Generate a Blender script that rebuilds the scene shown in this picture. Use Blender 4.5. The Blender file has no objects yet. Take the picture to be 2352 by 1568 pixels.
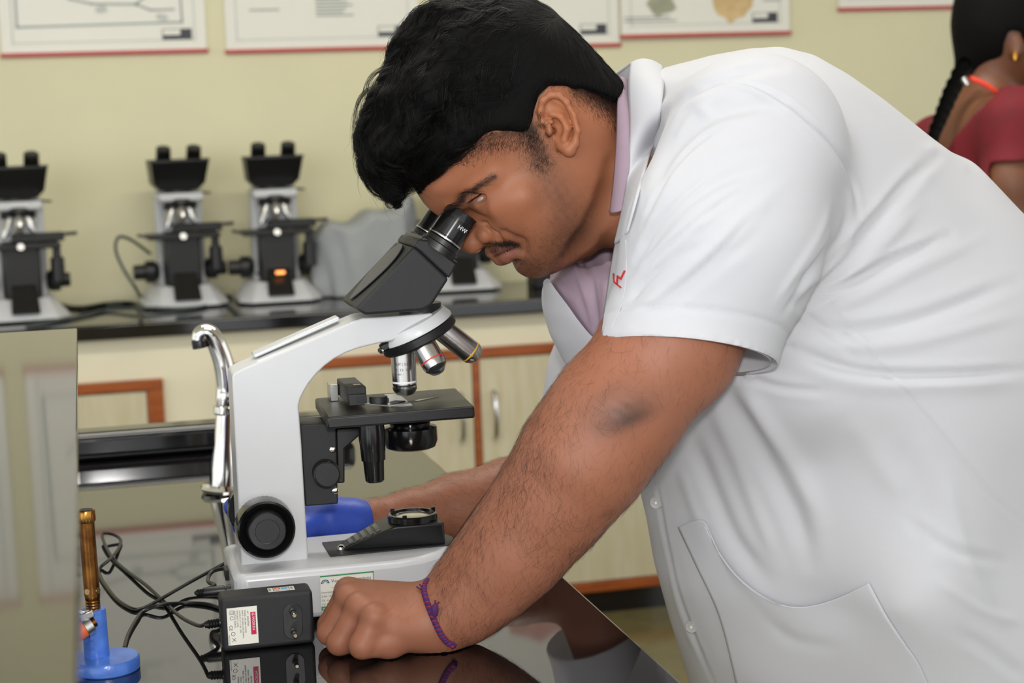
import bpy, bmesh, math, random
import numpy as np
from mathutils import Vector, Matrix
from mathutils.bvhtree import BVHTree
random.seed(7); rng = np.random.default_rng(7)
scene = bpy.context.scene
COL = scene.collection
# ------------------------------------------------------------------ camera
FPX, CX, CY = 4000.0, 1176.0, 784.0
YAW, PITCH, ROLL = math.radians(13.7), math.radians(7.125), 0.036
CAM = np.array([0.0, 0.0, 1.366])
f0 = np.array([math.sin(YAW), math.cos(YAW), 0.0]); r0 = np.array([math.cos(YAW), -math.sin(YAW), 0.0]); z0 = np.array([0, 0, 1.0])
FW = f0 * math.cos(PITCH) - z0 * math.sin(PITCH); u0 = z0 * math.cos(PITCH) + f0 * math.sin(PITCH)
UP = math.cos(ROLL) * u0 + math.sin(ROLL) * r0; RT = math.cos(ROLL) * r0 - math.sin(ROLL) * u0
cam_data = bpy.data.cameras.new('camera'); cam = bpy.data.objects.new('camera', cam_data); COL.objects.link(cam)
cam.matrix_world = Matrix(((RT[0], UP[0], -FW[0], CAM[0]), (RT[1], UP[1], -FW[1], CAM[1]), (RT[2], UP[2], -FW[2], CAM[2]), (0, 0, 0, 1)))
cam_data.sensor_width = 36.0; cam_data.lens = FPX / 2352.0 * 36.0
cam_data.clip_start = 0.02; cam_data.clip_end = 60
cam_data.dof.use_dof = True; cam_data.dof.focus_distance = 1.56; cam_data.dof.aperture_fstop = 8.2
scene.camera = cam
# ------------------------------------------------------------------ light
scene.view_settings.view_transform = 'Standard'; scene.view_settings.look = 'None'
scene.view_settings.gamma = 1.0; scene.view_settings.use_curve_mapping = False
scene.view_settings.exposure = 0.3
world = bpy.data.worlds.new('room_daylight'); scene.world = world; world.use_nodes = True
bg = world.node_tree.nodes['Background']; bg.inputs[0].default_value = (0.96, 0.98, 1.0, 1); bg.inputs[1].default_value = 1.06
def area_light(name, loc, target, sx, sy, power, color=(1, 1, 1)):
    l = bpy.data.lights.new(name, 'AREA'); l.shape = 'RECTANGLE'; l.size = sx; l.size_y = sy; l.energy = power; l.color = color
    o = bpy.data.objects.new(name, l); COL.objects.link(o); o.location = loc
    d = Vector(target) - Vector(loc); o.rotation_euler = d.to_track_quat('-Z', 'Y').to_euler()
    return o
area_light('camera_flash', (0.02, -0.03, 1.50), (0.6, 2.2, 1.15), 0.09, 0.06, 10.5, (1, 0.98, 0.96))
area_light('window_daylight', (-2.4, -1.6, 2.0), (0.6, 3.6, 0.9), 2.6, 1.9, 47.0, (0.95, 0.98, 1.0))
area_light('fill_light_front', (0.6, 1.2, 2.93), (0.6, 1.2, 0.0), 1.3, 0.3, 11.0, (1, 0.98, 0.95))  # added overhead fill, lifts the man's back from above
area_light('fill_light_rear', (0.8, 2.7, 2.93), (0.8, 2.7, 0.0), 2.4, 0.3, 34.0, (1, 0.96, 0.86))  # added overhead fill for the back wall and counter front

# ------------------------------------------------------------------ helpers
def ray(px, py): return FW + RT * ((px - CX) / FPX) - UP * ((py - CY) / FPX)
def at(px, py, d): return CAM + ray(px, py) * d
def onz(px, py, z):
    r = ray(px, py); return CAM + r * ((z - CAM[2]) / r[2])
def ony(px, py, y):
    r = ray(px, py); return CAM + r * ((y - CAM[1]) / r[1])
def project(P):
    d = np.asarray(P, float) - CAM; w = d @ FW
    return np.stack([CX + FPX * (d @ RT) / w, CY - FPX * (d @ UP) / w, w], -1)
def plen(px, p):            # pixel length at a world point -> metres
    return px * ((np.asarray(p) - CAM) @ FW) / FPX
def lin(h, a=1.0):
    if isinstance(h, str): h = [int(h[i:i + 2], 16) / 255 for i in (0, 2, 4)]
    return tuple(c / 12.92 if c <= 0.04045 else ((c + 0.055) / 1.055) ** 2.4 for c in h) + (a,)
MATS = {}
def mat(name, col, rough=0.5, metal=0.0, noise=0.0, nscale=40.0, bump=0.0, bscale=200.0, ior=1.5, col2=None, stretch=None, **kw):
    if name in MATS: return MATS[name]
    m = bpy.data.materials.new(name); m.use_nodes = True; nt = m.node_tree; b = nt.nodes['Principled BSDF']
    c = lin(col) if isinstance(col, str) else tuple(col)
    b.inputs['Base Color'].default_value = c; b.inputs['Roughness'].default_value = rough; b.inputs['Metallic'].default_value = metal
    b.inputs['IOR'].default_value = ior
    for k, v in kw.items(): b.inputs[k.replace('_', ' ')].default_value = v
    tc = nt.nodes.new('ShaderNodeTexCoord'); mp = nt.nodes.new('ShaderNodeMapping'); nt.links.new(tc.outputs['Object'], mp.inputs['Vector'])
    if stretch: mp.inputs['Scale'].default_value = stretch
    if noise > 0:
        n = nt.nodes.new('ShaderNodeTexNoise'); n.inputs['Scale'].default_value = nscale; n.inputs['Detail'].default_value = 4
        nt.links.new(mp.outputs['Vector'], n.inputs['Vector'])
        mx = nt.nodes.new('ShaderNodeMix'); mx.data_type = 'RGBA'
        c2 = lin(col2) if col2 else tuple(max(0, x * (1 - noise)) for x in c[:3]) + (1,)
        mx.inputs['A'].default_value = c; mx.inputs['B'].default_value = c2
        cr = nt.nodes.new('ShaderNodeMapRange'); cr.inputs['From Min'].default_value = 0.35; cr.inputs['From Max'].default_value = 0.65
        nt.links.new(n.outputs['Fac'], cr.inputs['Value']); nt.links.new(cr.outputs['Result'], mx.inputs['Factor'])
        nt.links.new(mx.outputs['Result'], b.inputs['Base Color'])
    if bump > 0:
        n2 = nt.nodes.new('ShaderNodeTexNoise'); n2.inputs['Scale'].default_value = bscale; n2.inputs['Detail'].default_value = 3
        nt.links.new(mp.outputs['Vector'], n2.inputs['Vector'])
        bp = nt.nodes.new('ShaderNodeBump'); bp.inputs['Strength'].default_value = bump; bp.inputs['Distance'].default_value = 0.002
        nt.links.new(n2.outputs['Fac'], bp.inputs['Height']); nt.links.new(bp.outputs['Normal'], b.inputs['Normal'])
    MATS[name] = m
    return m
def vmat(name, rough=0.5, **kw):          # material reading the mesh's own colour attribute 'tone'
    m = mat(name, (0.5, 0.5, 0.5, 1), rough, **kw); nt = m.node_tree
    a = nt.nodes.new('ShaderNodeAttribute'); a.attribute_name = 'tone'
    nt.links.new(a.outputs['Color'], nt.nodes['Principled BSDF'].inputs['Base Color'])
    return m
OFF = {}
def nv(v):
    v = np.asarray(v, float); return v / np.linalg.norm(v)
def frame(d):
    d = nv(d); a = np.array([0, 0, 1.0]) if abs(d[2]) < 0.9 else np.array([1.0, 0, 0])
    x = nv(np.cross(a, d)); return x, np.cross(d, x), d
class Mesh:
    def __init__(s): s.v = []; s.f = []
    def add(s, v, f):
        k = len(s.v); s.v += [tuple(map(float, p)) for p in v]; s.f += [tuple(i + k for i in q) for q in f]; return s
    def box(s, c, sz, ax=None):
        c = np.asarray(c, float); h = np.asarray(sz, float) / 2; A = np.eye(3) if ax is None else np.array(ax)
        v = [c + A.T @ (h * np.array(q)) for q in ((-1, -1, -1), (1, -1, -1), (1, 1, -1), (-1, 1, -1), (-1, -1, 1), (1, -1, 1), (1, 1, 1), (-1, 1, 1))]
        return s.add(v, [(0, 3, 2, 1), (4, 5, 6, 7), (0, 1, 5, 4), (1, 2, 6, 5), (2, 3, 7, 6), (3, 0, 4, 7)])
    def span(s, a, b): return s.box([(p + q) / 2 for p, q in zip(a, b)], [abs(q - p) for p, q in zip(a, b)])
    def prism(s, pts, vec):
        n = len(pts); vec = np.asarray(vec, float); p = [np.asarray(q, float) for q in pts]
        nr = sum((np.cross(p[i], p[(i + 1) % n]) for i in range(n)), np.zeros(3))
        if nr @ vec > 0: p = p[::-1]
        return s.add(p + [q + vec for q in p], [tuple(range(n)), tuple(range(2 * n - 1, n - 1, -1))] + [((i + 1) % n, i, n + i, n + (i + 1) % n) for i in range(n)])
    def lathe(s, o, d, prof, n=32, ell=(1, 1), up=None):
        x, y, d = frame(d)
        if up is not None: y = nv(np.asarray(up) - d * (np.asarray(up) @ d)); x = np.cross(y, d)
        o = np.asarray(o, float); v = []; f = []
        for t, r in prof:
            for k in range(n):
                a = 2 * math.pi * k / n; v.append(o + d * t + (x * math.cos(a) * ell[0] + y * math.sin(a) * ell[1]) * r)
        for i in range(len(prof) - 1):
            for k in range(n):
                j = (k + 1) % n; f.append((i * n + k, i * n + j, (i + 1) * n + j, (i + 1) * n + k))
        f.append(tuple(range(n - 1, -1, -1))); m = (len(prof) - 1) * n; f.append(tuple(range(m, m + n)))
        return s.add(v, f)
    def tube(s, path, r, n=8, flat=None):
        P = np.asarray(path, float); m = len(P); R = np.broadcast_to(np.asarray(r, float), (m,)); v = []; f = []
        T = np.gradient(P, axis=0); T /= np.linalg.norm(T, axis=1)[:, None] + 1e-12; x = frame(T[0])[0]
        for i in range(m):
            x = x - T[i] * (x @ T[i]); x = nv(x); y = np.cross(T[i], x)
            for k in range(n):
                a = 2 * math.pi * k / n; v.append(P[i] + (x * math.cos(a) + y * math.sin(a)) * R[i])
        for i in range(m - 1):
            for k in range(n): j = (k + 1) % n; f.append((i * n + k, i * n + j, (i + 1) * n + j, (i + 1) * n + k))
        f.append(tuple(range(n - 1, -1, -1))); f.append(tuple(range((m - 1) * n, m * n)))
        return s.add(v, f)
    def strip(s, A, B):
        A = np.asarray(A, float); B = np.asarray(B, float); n = len(A)
        return s.add(list(A) + list(B), [(i, i + 1, n + i + 1, n + i) for i in range(n - 1)])
    def obj(s, name, m, parent=None, **kw): return link(name, np.array(s.v), s.f, m, parent, **kw)
def link(name, V, Fc, m, parent=None, bevel=0, seg=2, smooth=35, solid=0, sub=0, colors=None, origin=None):
    V = np.asarray(V, float)
    off = OFF[parent.name] if parent is not None else (np.asarray(origin, float) if origin is not None else np.array([(V[:, 0].min() + V[:, 0].max()) / 2, (V[:, 1].min() + V[:, 1].max()) / 2, V[:, 2].min()]))
    me = bpy.data.meshes.new(name)
    if isinstance(Fc, np.ndarray):
        k = Fc.shape[1]; me.vertices.add(len(V)); me.vertices.foreach_set('co', (V - off).astype(np.float32).ravel())
        me.loops.add(Fc.size); me.loops.foreach_set('vertex_index', Fc.astype(np.int32).ravel())
        me.polygons.add(len(Fc)); me.polygons.foreach_set('loop_start', np.arange(0, Fc.size, k, dtype=np.int32))
        me.update(calc_edges=True)
    else:
        me.from_pydata((V - off).tolist(), [], Fc)
    if smooth:
        me.polygons.foreach_set('use_smooth', [True] * len(me.polygons))
        if smooth < 180: me.set_sharp_from_angle(angle=math.radians(smooth))
    if colors is not None:
        a = me.color_attributes.new('tone', 'FLOAT_COLOR', 'POINT'); c = np.ones((len(V), 4), np.float32); c[:, :3] = colors; a.data.foreach_set('color', c.ravel())
    me.materials.append(m); me.update()
    o = bpy.data.objects.new(name, me); COL.objects.link(o)
    if parent is not None: o.parent = parent
    else: o.location = off
    OFF[o.name] = off
    if sub: q = o.modifiers.new('subdivision', 'SUBSURF'); q.levels = q.render_levels = sub
    if solid: q = o.modifiers.new('solidify', 'SOLIDIFY'); q.thickness = abs(solid); q.offset = 1 if solid > 0 else -1
    if bevel: q = o.modifiers.new('bevel', 'BEVEL'); q.width = bevel; q.segments = seg; q.limit_method = 'ANGLE'; q.angle_limit = math.radians(40); q.harden_normals = False
    return o
def tag(o, label=None, cat=None, group=None, kind=None):
    if label: o['label'] = label
    if cat: o['category'] = cat
    if group: o['group'] = group
    if kind: o['kind'] = kind
    return o
def thing(name, loc, label, cat, group=None):
    o = bpy.data.objects.new(name, None); COL.objects.link(o); o.location = loc; OFF[o.name] = np.asarray(loc, float); o.empty_display_size = 0.05
    return tag(o, label, cat, group)
def copy_tree(o, parent=None):
    c = o.copy(); COL.objects.link(c); c.parent = parent; OFF[c.name] = OFF[o.name]
    for ch in list(o.children): copy_tree(ch, c)
    return c
def struct(o): o['kind'] = 'structure'; return o
def smooth_path(P, n=8, closed=False):
    P = np.asarray(P, float); out = []; m = len(P)
    for i in range(m - 1):
        a, b, c, d = P[max(i - 1, 0)], P[i], P[i + 1], P[min(i + 2, m - 1)]
        for t in np.linspace(0, 1, n, endpoint=False):
            out.append(0.5 * (2 * b + (c - a) * t + (2 * a - 5 * b + 4 * c - d) * t * t + (3 * b - 3 * c + d - a) * t ** 3))
    out.append(P[-1]); return np.array(out)
def text(name, body, size, o, xd, yd, m, parent, align='LEFT', depth=0.0, xs=1.0):
    cu = bpy.data.curves.new(name, 'FONT'); cu.body = body; cu.size = size; cu.align_x = align; cu.resolution_u = 2; cu.extrude = depth
    t = bpy.data.objects.new(name, cu); COL.objects.link(t)
    me = bpy.data.meshes.new_from_object(t.evaluated_get(bpy.context.evaluated_depsgraph_get()))
    bpy.data.objects.remove(t); bpy.data.curves.remove(cu)
    v = np.zeros(len(me.vertices) * 3); me.vertices.foreach_get('co', v); v = v.reshape(-1, 3)
    fs = [tuple(p.vertices) for p in me.polygons]; bpy.data.meshes.remove(me)
    xd, yd = nv(xd), nv(yd); W = np.asarray(o) + np.outer(v[:, 0] * xs, xd) + np.outer(v[:, 1], yd) + np.outer(v[:, 2], np.cross(xd, yd))
    return link(name, W, fs, m, parent, smooth=0)
TZ = 0.92                      # bench top
X_, Y_, Z_ = np.eye(3)
# ------------------------------------------------------------------ materials of the place
m_wall = mat('cream wall paint', 'DFD9B4', 0.55, noise=0.05, nscale=3, bump=0.08, bscale=90)
m_apron = mat('pale plaster', 'E9E2C6', 0.6, noise=0.04, nscale=5)
m_floor = mat('olive terrazzo floor', '6E6644', 0.16, noise=0.18, nscale=14)
m_ceil = mat('white ceiling paint', 'E8E6DC', 0.8, noise=0.03, nscale=4)
m_gran = mat('polished black granite', '141214', 0.035, noise=0.4, nscale=300, ior=2.1)
m_gran2 = mat('polished dark granite worktop', '17171A', 0.08, noise=0.4, nscale=300, ior=1.7)
m_shelf = mat('polished granite shelf', '2A2820', 0.05, noise=0.3, nscale=120, ior=2.8)
m_wood = mat('varnished orange brown wood', 'A4561F', 0.35, noise=0.25, nscale=9, stretch=(1, 1, 7), col2='8A4216')
m_lam = mat('pale wood laminate', 'D0C8AC', 0.4, noise=0.08, nscale=6, stretch=(9, 9, 1), col2='C6BC9A')
m_black = mat('black moulded plastic', '161617', 0.38, noise=0.2, nscale=200, bump=0.06, bscale=2500)
m_blackg = mat('glossy black plastic', '101011', 0.16, noise=0.1, nscale=100)
m_blackt = mat('textured charcoal housing', '1F2023', 0.5, noise=0.3, nscale=900, bump=0.3, bscale=4000)
m_white = mat('white enamel', 'C9CACC', 0.3, noise=0.03, nscale=20)
m_chrome = mat('polished chrome', 'E8E6E0', 0.06, 1.0, noise=0.03, nscale=30)
m_steel = mat('satin steel', 'C9C8C5', 0.24, 1.0, noise=0.05, nscale=60)
m_red = mat('red poster rail', 'BE4A40', 0.4, noise=0.08, nscale=30)
m_paper = mat('poster paper', 'E9E7DB', 0.3, noise=0.02, nscale=10)
m_grey = mat('grey print', '9FA6A0', 0.5, noise=0.05, nscale=30)
m_dgrey = mat('dark grey print', '3C3E44', 0.5, noise=0.1, nscale=30)
m_lgrey = mat('light grey print', 'C6C8C0', 0.5, noise=0.05, nscale=30)

# ------------------------------------------------------------------ room
WY = 5.07
struct(Mesh().span((-4.5, WY, 0), (7.0, WY + 0.15, 3.0)).obj('wall_back', m_wall))
struct(Mesh().span((-4.5, -3.0, -0.1), (7.0, WY + 0.15, 0)).obj('floor', m_floor))
struct(Mesh().span((-4.5, -3.0, 3.0), (7.0, WY + 0.15, 3.1)).obj('ceiling', m_ceil))
CZ, CYF = 0.895, 4.53          # rear worktop
struct(Mesh().span((-2.5, 4.565, 0.0), (4.5, WY - 0.002, CZ - 0.041)).obj('wall_counter', m_apron))
struct(Mesh().span((-2.5, 4.552, 0.0), (4.5, 4.5645, 0.062)).obj('baseboard_counter', m_gran2))
o = Mesh().span((-2.5, CYF, CZ - 0.04), (4.5, WY - 0.002, CZ)).obj('worktop', m_gran2, bevel=0.006)
tag(o, 'long black granite worktop along the cream back wall', 'worktop')

# under-counter cupboards
def cupboard(name, x0, x1, ztop, zbot, dividers, label, leftopen=False):
    t = thing(name, ((x0 + x1) / 2, 4.565, 0.062), label, 'cupboard'); yf = 4.540; w = 0.028; s = 0.042
    Mesh().span((x0, yf, ztop - w), (x1, 4.564, ztop)).obj('top_rail', m_wood, t, bevel=0.003)
    Mesh().span((x0, yf, zbot), (x1, 4.564, zbot + w)).obj('bottom_rail', m_wood, t, bevel=0.003)
    for xs, wd in [(x0, s), (x1 - s, s)] + [(d - 0.009, 0.018) for d in dividers]:
        Mesh().span((xs, yf + 0.001, zbot + w), (xs + wd, 4.564, ztop - w)).obj('stile', m_wood, t, bevel=0.003)
    edges = [x0 + s] + [q for d in dividers for q in (d - 0.009, d + 0.009)] + [x1 - s]
    for i in range(0, len(edges), 2):
        a, b = edges[i] + 0.002, edges[i + 1] - 0.002
        d = Mesh().span((a, yf + 0.006, zbot + w + 0.002), (b, 4.563, ztop - w - 0.002)).obj('door', m_lam, t, bevel=0.002)
        hx = b - 0.035 if (i // 2) % 2 == 0 else a + 0.035
        p = [(hx, yf + 0.006, 0.52), (hx, yf - 0.014, 0.535), (hx, yf - 0.024, 0.585), (hx, yf - 0.014, 0.636), (hx, yf + 0.006, 0.65)]
        Mesh().tube(smooth_path(p, 6), 0.0062, 8).obj('handle', m_steel, d)
    return t
cupboard('cupboard', -1.0, 0.176, 0.745, 0.064, [-0.42], 'wooden framed cupboard under the worktop left of the chrome tap')
cupboard('cupboard', 0.33, 2.55, 0.77, 0.064, [1.005, 1.75], 'long wooden framed cupboard behind the stage of the near microscope')

# posters
def poster(x0, x1, zb, label, content, h=0.66, y=None):
    yb = WY - 0.004 if y is None else y
    t = thing('poster', ((x0 + x1) / 2, WY - 0.004, zb), label, 'poster', 'charts with red rails on the back wall')
    Mesh().span((x0, yb - 0.002, zb), (x1, yb, zb + h)).obj('sheet', m_paper, t)
    for z in (zb - 0.007, zb + h - 0.004): Mesh().span((x0 - 0.004, yb - 0.009, z), (x1 + 0.004, yb + 0.003, z + 0.012)).obj('rail', m_red, t, bevel=0.002)
    yp = yb - 0.0025
    b = Mesh(); i = 0.03
    for q in (((x0 + i, zb + i), (x1 - i, zb + i + .003)), ((x0 + i, zb + h - i - .003), (x1 - i, zb + h - i)), ((x0 + i, zb + i), (x0 + i + .003, zb + h - i)), ((x1 - i - .003, zb + i), (x1 - i, zb + h - i))):
        b.span((q[0][0], yp - 0.0006, q[0][1]), (q[1][0], yp, q[1][1]))
    b.obj('printed_border', m_lgrey, t)
    Mesh().span((x1 - 0.122, yp - 0.001, zb + 0.032), (x1 - 0.04, yp, zb + 0.062)).obj('publisher_block', m_dgrey, t)
    Mesh().span((x1 - 0.12, yp - 0.0016, zb + 0.045), (x1 - 0.072, yp - 0.0005, zb + 0.06)).obj('publisher_label', m_paper, t)
    content(t, x0, zb, yp, h)
    return t
def bar(t, name, m, pts, w, yp):
    P = [np.array([x, yp - 0.0006, z]) for x, z in pts]; b = Mesh()
    for p, q in zip(P[:-1], P[1:]):
        d = nv(q - p); n = np.cross(d, Y_) * w / 2; b.prism([p + n - d * w * .3, q + n + d * w * .3, q - n + d * w * .3, p - n - d * w * .3], (0, 0.0005, 0))
    return b.obj(name, m, t)
def lines(t, x, z, yp, n, w, dz=0.011, m=None):
    b = Mesh()
    for k in range(n): b.span((x, yp - 0.0006, z - k * dz), (x + w * random.uniform(.55, 1), yp, z - k * dz + 0.005))
    b.obj('printed_text', m or m_lgrey, t)
def blob(t, name, m, x, z, rx, rz, yp, seed):
    r = random.Random(seed); p = []
    for k in range(18):
        a = 2 * math.pi * k / 18; q = r.uniform(.75, 1.1); p.append((x + math.cos(a) * rx * q, yp - 0.0008, z + math.sin(a) * rz * q))
    Mesh().prism(p, (0, 0.0007, 0)).obj(name, m, t)
m_yel = mat('ochre print', 'DDBE86', 0.5, noise=0.2, nscale=25); m_pink = mat('pink print', 'D9A79A', 0.5, noise=0.2, nscale=25); m_olive = mat('grey green print', 'A9AA90', 0.5, noise=0.2, nscale=25)
def c1(t, x, z, yp, h):
    bar(t, 'chart_frame', m_grey, [(x + .05, z + .55), (x + .045, z + .075), (x + .495, z + .08), (x + .49, z + .55), (x + .05, z + .55)], 0.006, yp)
    bar(t, 'flow_line', m_grey, [(x + .10, z + .25), (x + .19, z + .15), (x + .25, z + .135), (x + .37, z + .132), (x + .40, z + .155), (x + .475, z + .157)], 0.006, yp)
    bar(t, 'flow_branch', m_grey, [(x + .37, z + .132), (x + .41, z + .115), (x + .475, z + .116)], 0.006, yp)
    blob(t, 'chart_node', m_lgrey, x + .275, z + .12, .018, .012, yp, 3); blob(t, 'chart_node', m_lgrey, x + .44, z + .095, .018, .012, yp, 4)
    lines(t, x + .12, z + .45, yp, 6, .28)
def c2(t, x, z, yp, h):
    lines(t, x + .26, z + .15, yp, 7, .11, .0095, m_grey); lines(t, x + .07, z + .112, yp, 1, .15, m=m_grey); blob(t, 'diagram', m_olive, x + .28, z + .4, .15, .1, yp, 5)
def c3(t, x, z, yp, h):
    lines(t, x + .2, z + .1, yp, 3, .15, m=m_grey); blob(t, 'diagram', m_pink, x + .28, z + .36, .16, .12, yp, 6)
def c4(t, x, z, yp, h):
    blob(t, 'diagram', m_olive, x + .125, z + .095, .05, .04, yp, 7); blob(t, 'diagram', m_yel, x + .36, z + .10, .075, .07, yp, 8); blob(t, 'diagram_detail', m_pink, x + .335, z + .135, .035, .02, yp - .001, 9)
    lines(t, x + .01, z + .052, yp, 2, .24, m=m_grey); lines(t, x + .455, z + .14, yp, 5, .08, m=m_grey); blob(t, 'diagram', m_yel, x + .28, z + .42, .17, .13, yp, 10)
def c5(t, x, z, yp, h):
    lines(t, x + .1, z + .3, yp, 8, .3); blob(t, 'diagram', m_yel, x + .3, z + .45, .15, .1, yp, 11)
poster(-0.80, -0.245, 1.605, 'leftmost chart on the back wall, mirrored in the polished shelf', c2)
poster(-0.185, 0.375, 1.603, 'white chart with a forked grey flow line above the left microscopes', c1)
poster(0.43, 0.99, 1.598, 'white chart of faint text blocks left of the man\'s hair', c2)
poster(1.04, 1.60, 1.590, 'white chart right behind the man\'s head', c3)
poster(1.604, 2.145, 1.613, 'chart with ochre and grey-green drawings above the man\'s shoulder', c4, y=WY - 0.012)
poster(2.313, 2.87, 1.680, 'chart hung higher than the rest beside the woman', c5)
# ------------------------------------------------------------------ rear microscopes (built at the origin, facing -Y)
def rear_scope():
    t = thing('compound_microscope', (0, 0, 0), 'x', 'microscope', 'black and white microscopes lined up on the rear worktop')
    u = 1 / 815.0
    # base: tapered white plinth
    def ring(hw, hf, y0, y1, z): return [(-hf, y0, z), (hf, y0, z), (hw, y0 + .04, z), (hw, y1, z), (-hw, y1, z), (-hw, y0 + .04, z)]
    a = ring(.116, .082, -.11, .10, .006); b = ring(.108, .075, -.10, .095, .022); c = ring(.078, .06, -.055, .09, .062)
    n = 6; v = a + b + c; f = [tuple(range(n - 1, -1, -1)), tuple(range(2 * n, 3 * n))]
    for k in range(2):
        f += [(k * n + i, k * n + (i + 1) % n, (k + 1) * n + (i + 1) % n, (k + 1) * n + i) for i in range(n)]
    Mesh().add(v, f).obj('base', m_white, t, bevel=.004)
    for x in (-.09, .09):
        for y in (-.06, .08): Mesh().lathe((x, y, 0), Z_, [(0, .01), (.007, .01)], 12).obj('foot', m_black, t)
    Mesh().prism([(-.037, -.112, .024), (.037, -.112, .024), (.032, -.06, .10), (-.032, -.06, .10)], (0, .03, 0)).obj('lamp_housing', m_blackg, t, bevel=.004)
    Mesh().span((-.05, -.06, .06), (.048, .03, .215)).obj('column', m_black, t, bevel=.008)
    Mesh().span((-.062, .02, .05), (.07, .085, .33)).obj('arm', m_white, t, bevel=.012)
    Mesh().span((-.06, -.075, .30), (.062, .085, .325)).obj('arm_bridge', m_white, t, bevel=.008)
    Mesh().span((-.095, -.085, .196), (.10, .03, .21)).obj('stage', m_black, t, bevel=.003)
    s = Mesh().span((-.02, -.02, .211), (.115, .02, .235)).obj('slide_carrier', m_black, t, bevel=.003)
    Mesh().tube([(.11, -.005, .228), (.15, -.005, .23)], .005, 8).obj('carrier_rod', m_black, s)
    Mesh().tube([(-.09, -.08, .205), (-.125, -.08, .213)], .004, 8).obj('clip_arm', m_black, t)
    k = Mesh().lathe((.092, -.03, .198), -Z_, [(0, .010), (.03, .011), (.031, .018), (.095, .019), (.10, .012)], 20).obj('stage_control', m_black, t)
    Mesh().lathe((.065, .035, .10), X_, [(0, .022), (.012, .03), (.035, .03), (.037, .02), (.062, .019)], 24).obj('focus_knob', m_black, t)
    Mesh().lathe((-.062, .035, .10), -X_, [(0, .022), (.012, .032), (.035, .032), (.037, .022), (.068, .021)], 24).obj('focus_knob', m_black, t)
    Mesh().lathe((0, -.03, .16), Z_, [(0, .025), (.03, .027), (.034, .02)], 24).obj('condenser', m_blackg, t)
    Mesh().lathe((-.002, -.045, .191), -Y_ + .3 * Z_, [(0, .009), (.045, .009)], 16).obj('lamp_spot', m_steel, t)
    ax = nv((0, -.35, -1)); o = np.array((0, -.034, .298))
    Mesh().lathe(o, ax, [(0, .038), (.004, .046), (.015, .046), (.02, .036)], 28).obj('nosepiece', m_black, t)
    for ang, L in ((-90, .062), (0, .05), (180, .045), (90, .05)):
        x, y, d = frame(ax); e = x * math.cos(math.radians(ang)) + y * math.sin(math.radians(ang))
        e = nv(e); dd = nv(ax + e * .38)
        ob = Mesh().lathe(o + ax * .016 + e * .02, dd, [(0, .012), (L * .6, .012), (L * .75, .010), (L, .006)], 16).obj('objective', m_steel, t)
    # binocular head
    def hr(hw, y0, y1, z): return [(-hw, y0, z), (hw, y0, z), (hw, y1, z), (-hw, y1, z)]
    Mesh().lathe((0, .0, .322), Z_, [(0, .036), (.012, .036)], 28).obj('head_mount', m_black, t)
    v = hr(.052, -.045, .06, .332) + hr(.07, -.06, .06, .352) + hr(.079, -.10, .03, .415) + hr(.084, -.095, .0, .42)
    f = [(3, 2, 1, 0), (12, 13, 14, 15)] + [(4 * k + i, 4 * k + (i + 1) % 4, 4 * k + 4 + (i + 1) % 4, 4 * k + 4 + i) for k in range(3) for i in range(4)]
    Mesh().add(v, f).obj('binocular_head', m_black, t, bevel=.006)
    for x in (-.041, .041):
        e = Mesh().lathe((x, -.05, .40), nv((0, -.5, .86)), [(0, .018), (.02, .018), (.022, .021), (.058, .020), (.060, .014)], 24).obj('eyepiece', m_blackg, t)
    Mesh().tube([(.06, .0, .322), (.09, -.01, .32)], .0035, 8).obj('lock_screw', m_steel, t)
    return t
protos = rear_scope()
spots = [(-.165, 4.80, 5, 'microscope cut by the left edge of the picture on the rear worktop'),
         (.262, 4.925, 4, 'rear microscope with a looped cable beside its left knob'),
         (.522, 4.905, 0, 'rear microscope with its lamp lit, left of the grey cloth cover'),
         (1.05, 4.93, -3, 'rear microscope mostly hidden behind the near microscope head')]
for i, (x, y, a, lab) in enumerate(spots):
    o = protos if i == 0 else copy_tree(protos)
    o.location = (x, y, CZ); o.rotation_euler = (0, 0, math.radians(a)); o['label'] = lab; o.scale = (1, 1, .97)
m_lamp = mat('lit lamp window', 'F0A060', 0.4, Emission_Color=lin('FF9A50'), Emission_Strength=1.6)
c_sc = [o for o in bpy.data.objects if o.get('label', '').startswith('rear microscope with its lamp lit')][0]
OFF[c_sc.name] = np.zeros(3)
Mesh().span((-.012, -.1, .085), (.012, -.085, .093)).obj('lamp_window', m_lamp, c_sc)
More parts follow.
